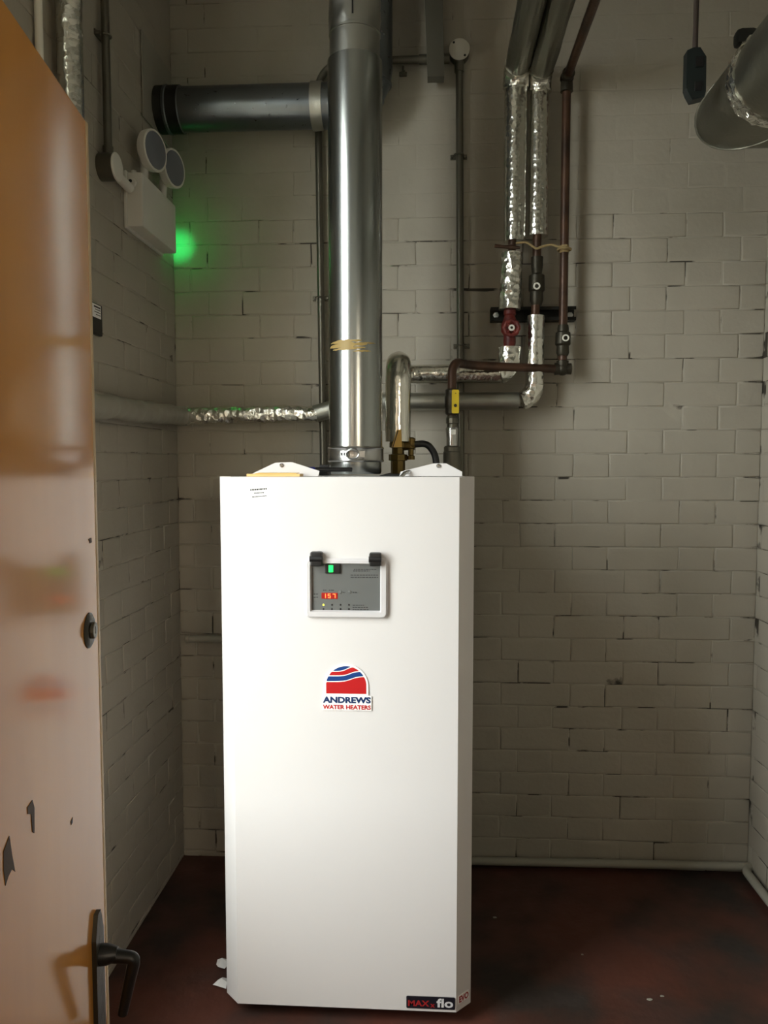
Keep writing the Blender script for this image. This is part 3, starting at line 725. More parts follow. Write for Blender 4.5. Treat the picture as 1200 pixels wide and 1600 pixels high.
# trunking stub from the ceiling
ty = YB - 0.085
a = atY(668, 118, ty); b = atY(694, 118, ty); at_ = atY(664, 0, ty); bt_ = atY(692, 0, ty)
k_ = (ZC - a.z) / (at_.z - a.z)
lean0 = a.lerp(at_, k_); lean1 = b.lerp(bt_, k_)
tt = thing('steel_channel', 'grey painted steel channel hanging down in front of the horizontal conduit', 'channel', ((a.x + b.x) / 2, ty, ZC))
m = MB()
for (x0, x1, ya, yb) in ((0, 1, 0, 0.003), (0, 0.06, 0.003, 0.04), (0.94, 1, 0.003, 0.04)):
    lo0 = a.lerp(b, x0); lo1 = a.lerp(b, x1); hi0 = lean0.lerp(lean1, x0); hi1 = lean0.lerp(lean1, x1)
    hi0.z = hi1.z = ZC - 0.002
    m.add([Vector((p.x, ty + y, p.z)) for y in (ya, yb) for p in (lo0, lo1, hi1, hi0)], [(0, 1, 2, 3), (7, 6, 5, 4), (0, 4, 5, 1), (1, 5, 6, 2), (2, 6, 7, 3), (3, 7, 4, 0)])
m.build('web', 'trunking', tt, smooth=False)
MB().box((a.x, ty + 0.001, a.z - 0.003), (b.x, ty + 0.04, a.z)).build('end_cap', 'trunking', tt, smooth=False)
# little wall hook
p = atY(630, 112, YB)
hk = MB().tube(fillet([p + Vector((0, 0.002, 0.01)), p + Vector((0, -0.018, 0.008)), p + Vector((0, -0.018, -0.014)), p + Vector((0.004, -0.030, -0.012))], 0.006), 0.0035, seg=8)
hk.bbox(p + Vector((-0.012, -0.006, -0.016)), p + Vector((0.012, 0.001, -0.002)), 0.002)
tag(hk.build('wall_hook', 'conduit_steel'), 'tiny rusty metal hook fixed on the wall right of the duct bend', 'hook')

# ------------------------------------------------------------------ pipework on the right
OVY = YF + 0.01
# hot pipe: overhead run, drop, gate valve, elbow, run to the heater
PY = 2.405
xa1 = atY(805, 250, PY).x; oz1 = atY(805, 112, PY).z; rF = 0.0335
hp1 = thing('foil_insulated_pipe', 'foil-lagged pipe dropping through the red handwheel valve to the heater', 'pipe', (xa1, PY, 1.6), 'foil-lagged pipes by the heater')
zA = atY(803, 378, PY).z
path = fillet([(xa1 + 0.005, OVY, oz1 + 0.006), (xa1, PY, oz1), (xa1, PY, zA)], 0.05, 6)
i_b = 8
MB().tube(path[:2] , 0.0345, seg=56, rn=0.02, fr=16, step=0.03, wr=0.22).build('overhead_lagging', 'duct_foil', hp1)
MB().tube(path[1:-1], 0.0385, seg=22, rn=0.06, fr=34, step=0.008).build('elbow_foil', 'foil_rough', hp1)
MB().tube([path[-2], path[-1]], [0.0345, 0.033], seg=22, rn=0.035, fr=26, step=0.010).build('drop_lagging', 'foil', hp1)
xv = atY(797, 450, PY).x
zB0, zB1 = atY(799, 396, PY).z, atY(798, 484, PY).z
MB().cyl((xa1 - 0.006, PY, zA + 0.005), (xv + 0.004, PY, zB0 - 0.01), 0.012, seg=14).build('bare_pipe', 'pipe_brown', hp1)
MB().tube([(xv + 0.004, PY, zB0), (xv, PY, zB1)], [0.032, 0.034], seg=22, rn=0.06, fr=30, step=0.008).build('short_lagging', 'foil_rough', hp1)
zV = atY(797, 517, PY).z; zV1 = atY(797, 545, PY).z
MB().cyl((xv, PY, zB1 + 0.01), (xv, PY, zV1 - 0.01), 0.0125, seg=14).build('bare_pipe', 'pipe_brown', hp1)
gv = MB().lathe((xv, PY, zB1 + 0.002), (0, 0, -1), [(0, 0.013), (0.004, 0.018), (0.016, 0.019), (0.02, 0.016), (0.05, 0.026), (0.068, 0.026), (0.08, 0.018), (0.10, 0.019), (zB1 - zV1, 0.017)], 20)
gv.cyl((xv, PY, zV), (xv, PY - 0.045, zV), 0.013, seg=12)
gvo = gv.build('gate_valve', 'valve_red', hp1)
m = MB(); wy = PY - 0.052
m.tube([(xv + 0.021 * (1 + 0.06 * cos(8 * t)) * cos(t), wy, zV + 0.021 * (1 + 0.06 * cos(8 * t)) * sin(t)) for t in [2 * pi * k / 48 for k in range(49)]], 0.006, seg=10)
for k in range(4):
    a = pi / 4 + k * pi / 2; m.cyl((xv, wy, zV), (xv + 0.02 * cos(a), wy, zV + 0.02 * sin(a)), 0.004, seg=8)
m.cyl((xv, wy + 0.008, zV), (xv, wy - 0.004, zV), 0.010, seg=14)
hw = m.build('handwheel', 'valve_red', gvo)
MB().lathe((xv, wy - 0.004, zV), (0, -1, 0), [(0, 0.0095), (0.0015, 0.009)], 18).build('wheel_disc', 'tag_white', hw)
MB().lathe((xv, wy - 0.005, zV), (0, -1, 0), [(0, 0.0045), (0.003, 0.004)], 6).build('wheel_nut', 'valve_dark', hw)
rz = atY(720, 584, PY).z
HVY = 2.14
hv = atY(622, 640, HVY); hvx = hv.x; rV = 0.0352
zdome = rz
pth = fillet([(xv, PY, zV1 + 0.004), (xv, PY, rz), (hvx, PY, rz), (hvx, HVY, rz + 0.005), (hvx, HVY, atY(622, 690, HVY).z)], [0.05, 0.045, 0.055], 7)
MB().tube(pth[:8], 0.034, seg=20, rn=0.09, fr=34, step=0.008).build('elbow_foil', 'foil_rough', hp1)
MB().tube(pth[7:18], 0.0285, seg=20, rn=0.035, fr=26, step=0.012).build('run_lagging', 'foil', hp1)
MB().tube(pth[17:], rV, seg=28, rn=0.022, fr=30, step=0.009).build('riser_lagging', 'foil_smooth', hp1)
# brass connection below the riser
zb0 = atY(622, 690, HVY).z
bf = MB().lathe((hvx, HVY, zb0 + 0.006), (0, 0, -1), [(0, 0.018), (0.01, 0.024), (0.022, 0.024), (0.024, 0.017), (0.04, 0.017), (0.042, 0.026), (0.058, 0.026), (0.06, 0.02), (zb0 + 0.006 - HZ1 - 0.001, 0.02)], 8)
bf.cyl((hvx, HVY, zb0 - 0.012), (hvx + 0.046, HVY, zb0 - 0.010), 0.013, seg=12)
bf.lathe((hvx + 0.036, HVY, zb0 + 0.012), (0, 0, -1), [(0, 0.006), (0.004, 0.013), (0.03, 0.013), (0.032, 0.008), (0.05, 0.008), (0.052, 0.011), (0.062, 0.011)], 10)
bfo = bf.build('union_fitting', 'brass', hp1, ang=25); bfo['label'] = 'tarnished brass union with side branch'
pts = [atY(x, y, HVY - 0.04) for x, y in ((620, 672), (627, 671), (628, 699), (612, 699))]
MB().prism(pts, (0, 0.004, 0)).build('warning_tape', 'yellow_tape', hp1, smooth=False)
pts = [atY(x, y, HVY - 0.0415) for x, y in ((621, 673), (622.5, 673), (614.5, 699), (613, 699))]
MB().prism(pts, (0, 0.001, 0)).build('tape_print', 'plastic_black', hp1, smooth=False)
# black hose
h0 = Vector((hvx + 0.045, HVY, zb0 - 0.008)); e = atY(683, 735, HVY + 0.01)
hs = MB().tube(fillet([h0, h0 + Vector((0.035, 0, 0.004)), Vector((e.x - 0.005, HVY + 0.01, e.z + 0.045)), Vector((e.x, HVY + 0.01, HZ1 + 0.003))], [0.05, 0.06], 8), 0.0095, seg=14)
tag(hs.build('rubber_hose', 'rubber_black'), 'short black rubber hose looping from the brass fitting to the heater top', 'hose')

# cold pipe: overhead run, drop, check valve, elbow, long run to the left wall
QY = 2.425
xq = atY(841, 250, QY).x; oz2 = atY(841, 118, QY).z
cp = thing('foil_insulated_pipe', 'foil-lagged pipe beside the brown pipe, turning left along the wall behind the flue', 'pipe', (xq, QY, 1.5), 'foil-lagged pipes by the heater')
zA = atY(840, 370, QY).z
path = fillet([(xq + 0.004, OVY, oz2 + 0.006), (xq, QY, oz2), (xq, QY, zA)], 0.05, 6)
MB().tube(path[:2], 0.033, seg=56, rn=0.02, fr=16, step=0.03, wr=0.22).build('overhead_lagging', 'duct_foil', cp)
MB().tube(path[1:-1], 0.036, seg=22, rn=0.06, fr=34, step=0.008).build('elbow_foil', 'foil_rough', cp)
MB().tube([path[-2], path[-1]], [0.030, 0.032], seg=22, rn=0.04, fr=26, step=0.010).build('drop_lagging', 'foil', cp)
z0_, z1_, z2_ = atY(840, 402, QY).z, atY(838, 430, QY).z, atY(838, 494, QY).z
zr_ = atY(838, 450, QY).z; xq2 = atY(837, 450, QY).x; xq3 = atY(836, 560, QY).x
MB().cyl((xq, QY, zA + 0.004), (xq2, QY, z2_ - 0.006), 0.0135, seg=14).build('bare_pipe', 'pipe_brown', cp)
cv = MB().lathe((xq2 + 0.003, QY, z0_), (0, 0, -1), [(0, 0.019), (0.03, 0.018), (0.05, 0.015), (0.056, 0.024), (0.10, 0.025), (0.106, 0.020), (0.13, 0.021), (0.145, 0.016)], 16).build('check_valve', 'valve_dark', cp, ang=28)
MB().tube([(xq2 + 0.0085 * cos(t), QY - 0.026, zr_ + 0.0085 * sin(t)) for t in [2 * pi * k / 20 for k in range(21)]], 0.0026, seg=8).build('ring_cap', 'tag_white', cv)
czr = atY(740, 627, QY).z; zl = atY(400, 649, QY).z; XP = XL + 0.045
zl2 = atX(190, 640, XP).z
pth = fillet([(xq3, QY, z2_), (xq3, QY, czr), (fx0 - 0.03, QY, czr + 0.0), (xb_ - 0.02, QY, zl + 0.004)], [0.05, 0.3], 7)
MB().tube(pth[:2], 0.0285, seg=22, rn=0.02, fr=26, step=0.010).build('drop_lagging', 'foil', cp)
MB().tube(pth[1:8], 0.0300, seg=22, rn=0.05, fr=34, step=0.008).build('elbow_foil', 'foil_rough', cp)
MB().tube(pth[8:], 0.0275, seg=22, rn=0.02, fr=26, step=0.012).build('run_lagging', 'foil_dull', cp)
xk = atY(287, 649, QY).x
MB().tube([(xb_ - 0.012, QY, zl + 0.004), (xk, QY, zl - 0.001)], 0.0275, seg=26, rn=0.15, fr=24, step=0.006).build('crumpled_lagging', 'foil_rough', cp)
MB().tube(fillet([(xk + 0.012, QY, zl - 0.001), (XP, QY + 0.002, zl - 0.002), (XP, 1.66, zl2 - 0.004)], 0.06, 8), 0.029, seg=24, rn=0.20, fr=15, step=0.010).build('painted_lagging', 'paint_pipe', cp)

# brown gas pipe
GY = 2.43; gr = 0.0132
xg = atY(883, 300, GY).x; oz3 = atY(884, 122, GY).z; gz = atY(800, 577, GY).z
GHY = 2.24
xgl = atY(706, 640, GHY).x
gp = thing('gas_pipe', 'bare brown steel gas pipe with yellow lever valve beside the foil-lagged pipes', 'pipe', (xgl, GHY, HZ1))
MB().tube([(xg + 0.004, OVY, oz3 + 0.004), (xg, GY, oz3)], gr, seg=16).build('overhead_run', 'pipe_brown', gp)
m = MB().sphere((xg, GY, oz3), 0.021, 14); m.lathe((xg, GY - 0.012, oz3), (0, -1, 0), [(0, 0.018), (0.02, 0.019), (0.022, 0.014)], 16); m.lathe((xg, GY, oz3 - 0.01), (0, 0, -1), [(0, 0.018), (0.018, 0.019), (0.03, 0.019), (0.032, 0.014)], 16)
m.build('elbow_fitting', 'valve_dark', gp)
MB().tube([(xg, GY, oz3 - 0.02), (xg, GY, gz)], gr, seg=16).build('drop', 'pipe_brown', gp)
zz_ = atY(884, 390, GY).z
m = MB().tube([(xg, GY, zz_ - 0.010), (xg, GY, zz_ + 0.012)], 0.0142, seg=16).build('wrap_tape', 'string', gp)
za, zb = atY(884, 508, GY).z, atY(884, 556, GY).z
gvv = MB().lathe((xg, GY, za), (0, 0, -1), [(0, 0.016), (0.012, 0.018), (0.02, 0.018), (0.024, 0.023), (0.058, 0.024), (0.064, 0.019), (0.085, 0.020), (za - zb, 0.016)], 16).build('lockshield_valve', 'valve_dark', gp, ang=28)
zr_ = atY(887, 530, GY).z
MB().tube([(xg + 0.004 + 0.0085 * cos(t), GY - 0.026, zr_ + 0.0085 * sin(t)) for t in [2 * pi * k / 20 for k in range(21)]], 0.0024, seg=8).build('ring_cap', 'tag_white', gvv)
m = MB().sphere((xg, GY, gz), 0.021, 14); m.lathe((xg - 0.008, GY, gz), (-1, 0, 0), [(0, 0.018), (0.016, 0.019), (0.018, 0.014)], 16); m.lathe((xg, GY, gz + 0.008), (0, 0, 1), [(0, 0.018), (0.016, 0.019), (0.018, 0.014)], 16)
m.lathe((xg + 0.006, GY, gz), (1, 0, 0), [(0, 0.017), (0.02, 0.018), (0.022, 0.012)], 12)
m.build('elbow_fitting', 'valve_dark', gp)
zy = atY(711, 627, GHY).z; zu = atY(706, 655, GHY).z
MB().tube(fillet([(xg - 0.01, GY, gz), (xgl + 0.06, GY - 0.1, gz), (xgl, GHY, gz), (xgl, GHY, zu)], [0.2, 0.035], 8), gr, seg=16).build('run', 'pipe_brown', gp)
bv = MB().lathe((xgl, GHY, zy + 0.035), (0, 0, -1), [(0, 0.016), (0.004, 0.019), (0.018, 0.019), (0.022, 0.021), (0.05, 0.021), (0.054, 0.019), (0.07, 0.019), (0.074, 0.016)], 12)
bv.cyl((xgl + 0.006, GHY, zy - 0.012), (xgl + 0.009, GHY - 0.030, zy - 0.012), 0.007, seg=10)
bvo = bv.build('ball_valve', 'valve_dark', gp, ang=28)
a, b = atY(706, 609, GHY - 0.03), atY(717, 646, GHY - 0.03)
lo = MB().prism([(x, GHY - 0.033, z) for x, z in rrect(a.x, b.z, b.x, a.z, 0.004)], (0, 0.003, 0)).build('lever', 'yellow_plastic', bvo, smooth=False)
c = atY(711.5, 633.5, GHY - 0.033); MB().lathe(c + Vector((0, 0.001, 0)), (0, -1, 0), [(0, 0.005), (0.004, 0.0045)], 6).build('lever_nut', 'valve_dark', lo)
c = atY(712, 614.5, GHY - 0.033); MB().lathe(c + Vector((0, 0.0005, 0)), (0, -1, 0), [(0, 0.0015), (0.0008, 0.0015)], 8).build('lever_hole', 'plastic_black', lo)
m = MB().lathe((xgl + 0.001, GHY, zu + 0.01), (0, 0, -1), [(0, 0.014), (0.008, 0.018), (0.022, 0.018), (0.024, 0.015), (0.05, 0.015)], 12).build('union_nut', 'conduit_steel', gp, ang=25)
z3 = atY(706, 670, GHY).z; z4 = atY(706, 700, GHY).z
MB().lathe((xgl + 0.001, GHY, z3 + 0.004), (0, 0, -1), [(0, 0.017), (0.004, 0.019), (0.03, 0.0165), (z3 - z4, 0.0165)], 18).build('test_nipple', 'clamp_steel', gp)
c = atY(708, 675, GHY - 0.02); MB().box(c + Vector((-0.006, -0.002, -0.007)), c + Vector((0.007, 0.002, 0.007))).build('label_tag', 'tag_white', gp, smooth=False)
MB().lathe((xgl + 0.001, GHY, z4 + 0.006), (0, 0, -1), [(0, 0.020), (0.004, 0.024), (0.016, 0.024), (0.018, 0.026), (z4 - HZ1 + 0.003, 0.026)], 18).build('gas_connector', 'conduit_steel', gp, ang=28)

# strut channel on the wall
a, b = atY(767, 480, YB - 0.04), atY(900, 500, YB - 0.04)
st = thing('strut_channel', 'black slotted steel strut fixed across the wall behind the valves', 'bracket', ((a.x + b.x) / 2, YB, (a.z + b.z) / 2))
m = MB(); th = 0.003
m.box((a.x, YB - 0.006, b.z), (b.x, YB - 0.001, a.z)); m.box((a.x, YB - 0.042, a.z - th), (b.x, YB - 0.006, a.z)); m.box((a.x, YB - 0.042, b.z), (b.x, YB - 0.006, b.z + th))
m.box((a.x, YB - 0.042, a.z - 0.010), (b.x, YB - 0.040, a.z - th)); m.box((a.x, YB - 0.042, b.z + th), (b.x, YB - 0.040, b.z + 0.010))
m.build('channel', 'strut_black', st, smooth=False)
for px in (776, 893):
    c = atY(px, 490, YB - 0.04); MB().hexn((c.x, YB - 0.006, c.z), (c.x, YB - 0.016, c.z), 0.010).build('bolt', 'clamp_steel', st, smooth=False)
# string tied round the pipes
zs = atY(840, 385, PY).z
def sp(px, py, dy=0.0): return atY(px, py, PY - 0.03 + dy)
m = MB().tube(fillet([sp(806, 380), sp(822, 378), sp(838, 389), sp(845, 386), sp(860, 382), sp(878, 387)], 0.02, 4), 0.0035, seg=8)
m.tube([(xg + 0.019 * cos(t), GY + 0.019 * sin(t), zs - 0.004) for t in [2 * pi * k / 24 for k in range(25)]], 0.0038, seg=8)
tag(m.build('string_tie', 'string'), 'tan string tied between the lagged pipes and the brown pipe', 'string')
a, b = sp(773, 384, -0.005), sp(800, 386, -0.01)
m = MB().tube([a, a.lerp(b, 0.5) + Vector((0, 0, -0.001)), b, sp(812, 387)], [0.006, 0.005, 0.007, 0.004], seg=8)
tag(m.build('wire_hook', 'pipe_brown'), 'short brown peg sticking out of the string knot', 'peg')

# ------------------------------------------------------------------ big lagged duct, upper right
BY = 2.02; br = 0.105
c = atY(1200, 180, BY)
bgx = c.x; bgz = atY(1150, 160, BY).z
bg = thing('insulated_duct', 'fat foil-lagged duct with taped elbow under the ceiling by the right wall', 'duct', (XR, BY, bgz))
bgx = atY(1178, 160, BY).x
pth = fillet([(XR - 0.001, BY, bgz), (bgx, BY, bgz), (bgx, OVY, bgz + 0.01)], 0.03, 6)
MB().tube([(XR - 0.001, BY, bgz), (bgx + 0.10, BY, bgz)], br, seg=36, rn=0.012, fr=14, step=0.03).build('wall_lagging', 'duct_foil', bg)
# mitred elbow (two pieces meeting on the diagonal)
m = MB(); seg = 40; vs = []
rings = []
for dlt in (0.10, 0.06, 0.02):
    rings.append([Vector((bgx + dlt + 0.0, BY - br * cos(a), bgz + br * sin(a))) for a in [2 * pi * k / seg for k in range(seg)]])
rings.append([Vector((bgx + br * cos(a), BY - br * cos(a) , bgz + br * sin(a))) for a in [2 * pi * k / seg for k in range(seg)]])
for dlt in (0.02, 0.06, 0.12):
    rings.append([Vector((bgx + br * cos(a), BY - dlt, bgz + br * sin(a))) for a in [2 * pi * k / seg for k in range(seg)]])
# straight parts must not fold over the mitre
for r_, ring in enumerate(rings):
    for k, v in enumerate(ring):
        a = 2 * pi * k / seg
        if r_ < 3: v.x = max(v.x, bgx + br * cos(a) + (0.004 if r_ < 2 else 0.002))
        if r_ > 3: v.y = min(v.y, BY - br * cos(a) - (0.004 if r_ > 4 else 0.002))
        nz = noise.noise(v * 30); s_ = 1 + 0.012 * nz
        v.z = bgz + (v.z - bgz) * s_
for ring in rings: m.v += ring
for q in range(len(rings) - 1): m.f += [(q * seg + k, q * seg + (k + 1) % seg, (q + 1) * seg + (k + 1) % seg, (q + 1) * seg + k) for k in range(seg)]
m.build('mitred_elbow', 'duct_foil', bg, ang=50)
m = MB()
m.tube([Vector((bgx + (br + 0.002) * cos(a), BY - (br + 0.002) * cos(a), bgz + (br + 0.0005) * sin(a))) for a in [2 * pi * k / 60 for k in range(61)]], 0.0026, seg=8, rn=0.5, fr=70)
m.build('mitre_tape', 'duct_foil', bg)
MB().tube([(bgx, BY - 0.085, bgz), (bgx, OVY, bgz + 0.01)], br - 0.001, seg=36, rn=0.012, fr=14, step=0.03).build('duct_lagging', 'duct_foil', bg)
MB().tube([(bgx, BY - 0.105, bgz), (bgx, BY - 0.145, bgz)], br + 0.003, seg=72, rn=0.06, fr=60, step=0.004).build('joint_tape', 'foil_rough', bg)
m = MB().cyl((bgx, BY - 0.20, bgz + br - 0.004), (bgx, BY - 0.20, ZC - 0.002), 0.006, seg=10)
m.build('hanger_rod', 'pipe_brown', bg)
p = atY(1162, 60, BY + 0.02)
m = MB().bbox(p - Vector((0.022, 0.02, 0.02)), p + Vector((0.03, 0.02, 0.02)), 0.012); m.build('clip', 'strut_black', bg)

# pull cord switch
SY = 1.95
a = atY(1086, 80, SY); b = atY(1086, 160, SY)
ps = thing('pull_switch', 'dark green-black pull switch hanging on a cord in front of the back wall', 'switch', (a.x, SY, b.z))
wdt = 0.0225
o_ = [(a.x - wdt, a.z - 0.004), (a.x - wdt * 0.35, a.z + 0.002), (a.x + wdt * 0.35, a.z + 0.002), (a.x + wdt, a.z - 0.020), (a.x + wdt * 1.05, b.z + 0.02), (a.x + wdt * 0.9, b.z + 0.006), (a.x - wdt * 0.35, b.z), (a.x - wdt * 0.8, b.z + 0.018), (a.x - wdt, b.z + 0.03)]
bo = MB().prism([(x, SY - 0.014, z) for x, z in o_], (0, 0.028, 0)).build('body', 'switch_green', ps, ang=20)
MB().bbox((a.x - 0.004, SY - 0.018, a.z - 0.045), (a.x + 0.016, SY - 0.013, a.z - 0.020), 0.003).build('button', 'plastic_black', bo)
MB().bbox((a.x - 0.004, SY - 0.017, b.z + 0.020), (a.x + 0.014, SY - 0.013, b.z + 0.042), 0.003).build('button', 'plastic_black', bo)
MB().cyl((a.x, SY, a.z - 0.002), (a.x + 0.002, SY, ZC - 0.002), 0.0062, seg=10).build('cord', 'cord_dark', ps)

# ------------------------------------------------------------------ left wall fittings
# emergency light
xo = XL + 0.052
n0 = atX(222, 268, xo); n1_ = atX(222, 352, xo); f0 = atX(275, 330, xo)
ya, yb_ = n0.y, f0.y; zt, zb_ = n0.z, n1_.z
em = thing('emergency_light', 'white twin-spot emergency light box on the left wall with green indicator', 'emergency light', (XL, (ya + yb_) / 2, zb_))
MB().bbox((XL + 0.001, ya - 0.006, zb_ - 0.006), (XL + 0.010, yb_ + 0.006, zt + 0.004), 0.003).build('back_plate', 'lamp_body', em)
MB().bbox((XL + 0.008, ya, zb_), (xo, yb_, zt), 0.005).build('housing', 'lamp_body', em)
p = Vector((XL + 0.026, ya, zt - 0.030))
g = MB().lathe(p + Vector((0, 0.002, 0)), (0, -1, 0), [(0, 0.011), (0.008, 0.011), (0.010, 0.009)], 16).build('cable_gland', 'lamp_body', em)
MB().lathe(p + Vector((-0.004, -0.007, 0.003)), (0, -1, 0), [(0, 0.005), (0.002, 0.005)], 10).build('gland_hole', 'plastic_black', g)
hn = Vector((0.97, -0.24, -0.02)).normalized()
for px, py, yy in ((243, 235, ya + 0.075), (273, 263, yb_ - 0.055)):
    c = atY(px, py, yy); R_ = 0.056
    hd = MB().lathe(c - hn * 0.042, hn, [(0, 0.024), (0.006, 0.034), (0.014, 0.048), (0.02, R_ - 0.002), (0.034, R_), (0.042, R_), (0.044, R_ - 0.003), (0.0425, R_ - 0.005)], 36).build('spot_head', 'lamp_body', em)
    MB().lathe(c - hn * 0.001, hn, [(0, R_ - 0.0048), (0.003, R_ - 0.008), (0.0045, R_ * 0.5), (0.005, 0.004)], 36).build('lens', 'lens_grey', hd)
    q = Vector((XL + 0.028, yy, zt - 0.004))
    MB().tube([q, q.lerp(c - hn * 0.035, 0.5), c - hn * 0.036], 0.012, seg=12).build('swivel_arm', 'lamp_body', em)
p = Vector((XL + 0.022, ya + 0.02, zt)); MB().lathe(p, (0, 0, 1), [(0, 0.008), (0.01, 0.007)], 12).build('boss', 'lamp_body', em)
lz = atX(276, 366, xo).z
lx_ = XL + 0.016
led = MB().lathe((lx_, yb_ - 0.001, lz), (0, 1, 0), [(0, 0.006), (0.006, 0.006), (0.009, 0.004)], 14).build('indicator_lamp', 'led_green', em)
pl = bpy.data.lights.new('indicator_glow', 'SPOT'); pl.energy = 0.45; pl.color = (0.02, 1.0, 0.20); pl.shadow_soft_size = 0.003
pl.spot_size = radians(62); pl.spot_blend = 1.0                      # a lensed diode throws a narrow cone
po = bpy.data.objects.new('indicator_glow', pl); COL.objects.link(po); po.parent = em
po.rotation_euler = (radians(90), 0, 0)
po.location = Vector((lx_, yb_ + 0.012, lz)) - em.location
# its conduit and round adaptor
xc_ = XL + 0.020
q = atX(184, 261, XL + 0.044); zc_ = q.z; yc_ = q.y
ec_ = thing('conduit', 'dark steel conduit running down the left wall to the emergency light', 'conduit', (xc_, yc_, zc_))
MB().tube([(xc_, yc_, ZC - 0.002), (xc_, yc_, zc_ + 0.03)], 0.0105, seg=14).build('tube', 'conduit_steel', ec_)
MB().cyl((xc_, yc_, zc_ + 0.05), (xc_, yc_, zc_ + 0.025), 0.0135, seg=14).build('coupler', 'conduit_steel', ec_)
MB().lathe((XL + 0.0005, yc_, zc_), (1, 0, 0), [(0, 0.034), (0.040, 0.034)], 32).build('round_box', 'conduit_steel', ec_)
MB().lathe((XL + 0.040, yc_, zc_), (1, 0, 0), [(0, 0.0345), (0.003, 0.0345), (0.005, 0.032)], 32).build('box_lid', 'lamp_body', ec_)
MB().cyl((XL + 0.020, yc_ + 0.030, zc_), (XL + 0.020, ya - 0.009, zc_ - 0.004), 0.0125, seg=16).build('adaptor', 'lamp_body', ec_)
zs_ = atX(160, 50, xc_).z
m = MB().bbox((XL + 0.0005, yc_ - 0.024, zs_ - 0.007), (XL + 0.004, yc_ + 0.024, zs_ + 0.007), 0.001)
m.tube([(xc_ + 0.014 * sin(a), yc_ + 0.014 * cos(a), zs_) for a in [pi * k / 10 for k in range(11)]], 0.0022, seg=6)
m.lathe((XL + 0.003, yc_ - 0.019, zs_), (1, 0, 0), [(0, 0.005), (0.012, 0.004)], 10)
m.build('saddle_clip', 'conduit_steel', ec_)
# black control plate with a printed label, half behind the door
a = atX(160, 478, XL + 0.012); b = atX(160, 526, XL + 0.012)
bk = thing('control_plate', 'small black plate with a white printed label on the left wall beside the door edge', 'plate', (XL, a.y - 0.04, b.z))
MB().bbox((XL + 0.0005, a.y - 0.075, b.z), (XL + 0.012, a.y, a.z), 0.003).build('plate', 'plastic_black', bk)
lb = MB().box((XL + 0.0122, a.y - 0.062, a.z - 0.036), (XL + 0.013, a.y - 0.012, a.z - 0.004)).build('label', 'label_white', bk, smooth=False)
m = MB()
for k, (h_, l_) in enumerate(((0.004, 0.036), (0.0018, 0.03), (0.0018, 0.034), (0.0018, 0.026))):
    zz = a.z - 0.010 - k * 0.0062; m.box((XL + 0.0131, a.y - 0.016 - l_, zz - h_ / 2), (XL + 0.0134, a.y - 0.016, zz + h_ / 2))
m.build('printed_lines', 'print_dark', lb, smooth=False)['kind'] = 'stuff'
# vertical lagged pipe by the window
XV = XL + 0.036
q = atX(109, 90, XV)
fp = thing('foil_insulated_pipe', 'crumpled foil-lagged pipe running up the left wall next to the window', 'pipe', (XV, q.y, 1.75))
MB().tube([(XV, q.y, ZC - 0.002), (XV, q.y, 2.26)], 0.028, seg=22, rn=0.07, fr=26, step=0.010).build('lagging', 'foil_rough', fp)
MB().tube([(XV, q.y, 2.27), (XV, q.y, 2.02), (XV, q.y + 0.004, 1.93)], [0.0275, 0.0275, 0.016], seg=22, rn=0.03, fr=26, step=0.010).build('lagging', 'foil', fp)
MB().tube(fillet([(XV, q.y + 0.004, 1.95), (XV, q.y + 0.004, zl2 + 0.0), ], 0.02), 0.014, seg=14).build('bare_pipe', 'paint_pipe', fp)

xw_ = XL + 0.012
q = atX(61, 60, xw_)
wp = thing('white_conduit', 'slim white plastic conduit running up the left wall next to the crumpled foil pipe', 'conduit', (xw_, q.y, 2.0))
MB().tube([(xw_, q.y, ZC - 0.002), (xw_, q.y, 1.42)], 0.0085, seg=14).build('tube', 'frame_white', wp)
MB().bbox((XL + 0.0005, q.y - 0.016, 1.95), (XL + 0.018, q.y + 0.016, 1.966), 0.002).build('clip', 'frame_white', wp)

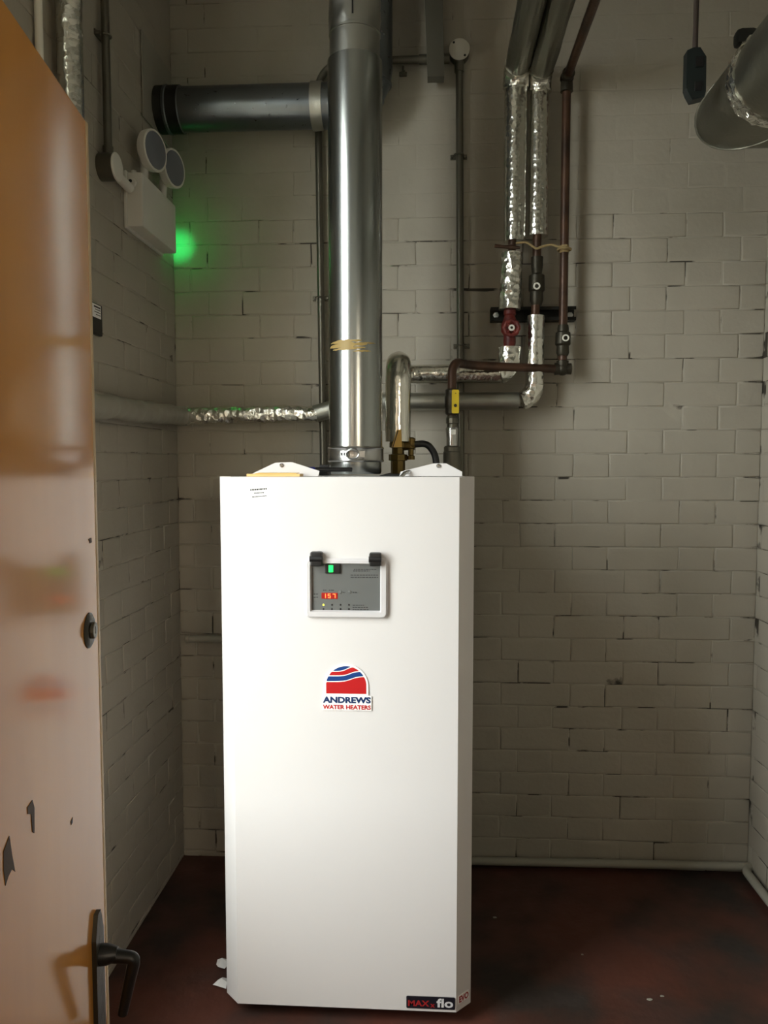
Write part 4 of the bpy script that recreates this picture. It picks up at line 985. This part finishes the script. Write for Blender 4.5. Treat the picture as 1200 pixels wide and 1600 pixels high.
# ------------------------------------------------------------------ low pipes
py_ = YB - 0.02
a = atY(292, 998, py_); b = Vector((hx0 + 0.05, py_, a.z + 0.002))
lp = thing('capped_pipe', 'short painted pipe end sticking out left of the heater on the back wall', 'pipe', (a.x, py_, a.z))
MB().tube([a, b], 0.0125, seg=14, rn=0.04, fr=40, step=0.02).build('pipe', 'paint_pipe', lp)
MB().cyl(a + Vector((-0.004, 0, 0)), a + Vector((0.012, 0, 0)), 0.0155, seg=14, bev=0.003).build('cap', 'paint_pipe', lp)
a = atY(745, 1345, py_); b = atY(1178, 1354, py_)
sk = thing('skirting_pipe', 'painted pipe running low along the back wall and round the right corner', 'pipe', (b.x, py_, b.z))
xr_ = XR - 0.024
MB().tube(fillet([(-0.25, py_, a.z), (a.x, py_, a.z), (b.x, py_, b.z), (xr_, py_ - 0.02, b.z - 0.002), (xr_, YF + 0.05, b.z - 0.006)], [0.5, 0.04, 0.05], 6), 0.0135, seg=14, rn=0.03, fr=25, step=0.03).build('pipe', 'paint_pipe', sk)

# scraps on the floor beside the heater
for k, (px, py, s_) in enumerate(((347, 1508, 0.022), (346, 1540, 0.026))):
    p = atZ(px, py, 0.0); rnd = random.Random(k)
    m = MB(); n = 7
    pts = [p + Vector((s_ * rnd.uniform(0.5, 1) * cos(t), s_ * rnd.uniform(0.6, 1.3) * sin(t), 0.001 + rnd.uniform(0, 0.012))) for t in [2 * pi * i / n for i in range(n)]]
    top = p + Vector((0, 0, 0.02))
    m.v = pts + [top, p + Vector((0, 0, 0.0005))]; m.f = [(i, (i + 1) % n, n) for i in range(n)] + [((i + 1) % n, i, n + 1) for i in range(n)]
    tag(m.build('paper_scrap', 'paper', smooth=False), 'crumpled white paper scrap on the floor by the heater base', 'scrap', 'paper scraps by the heater')
for k, (px, py, s_) in enumerate(((773, 1434, 0.005), (910, 1492, 0.0035), (1015, 1562, 0.006), (1034, 1557, 0.005))):
    p = atZ(px, py, 0.0); rnd = random.Random(k + 20); n = 8
    m = MB().prism([p + Vector((s_ * rnd.uniform(0.6, 1.3) * cos(t), s_ * rnd.uniform(0.4, 0.9) * sin(t), 0.0002)) for t in [2 * pi * i / n for i in range(n)]], (0, 0, 0.0015))
    tag(m.build('plaster_flake', 'paint_pipe', smooth=False), 'thin pale flake of plaster lying on the dark floor', 'flake', 'plaster flakes on the floor')
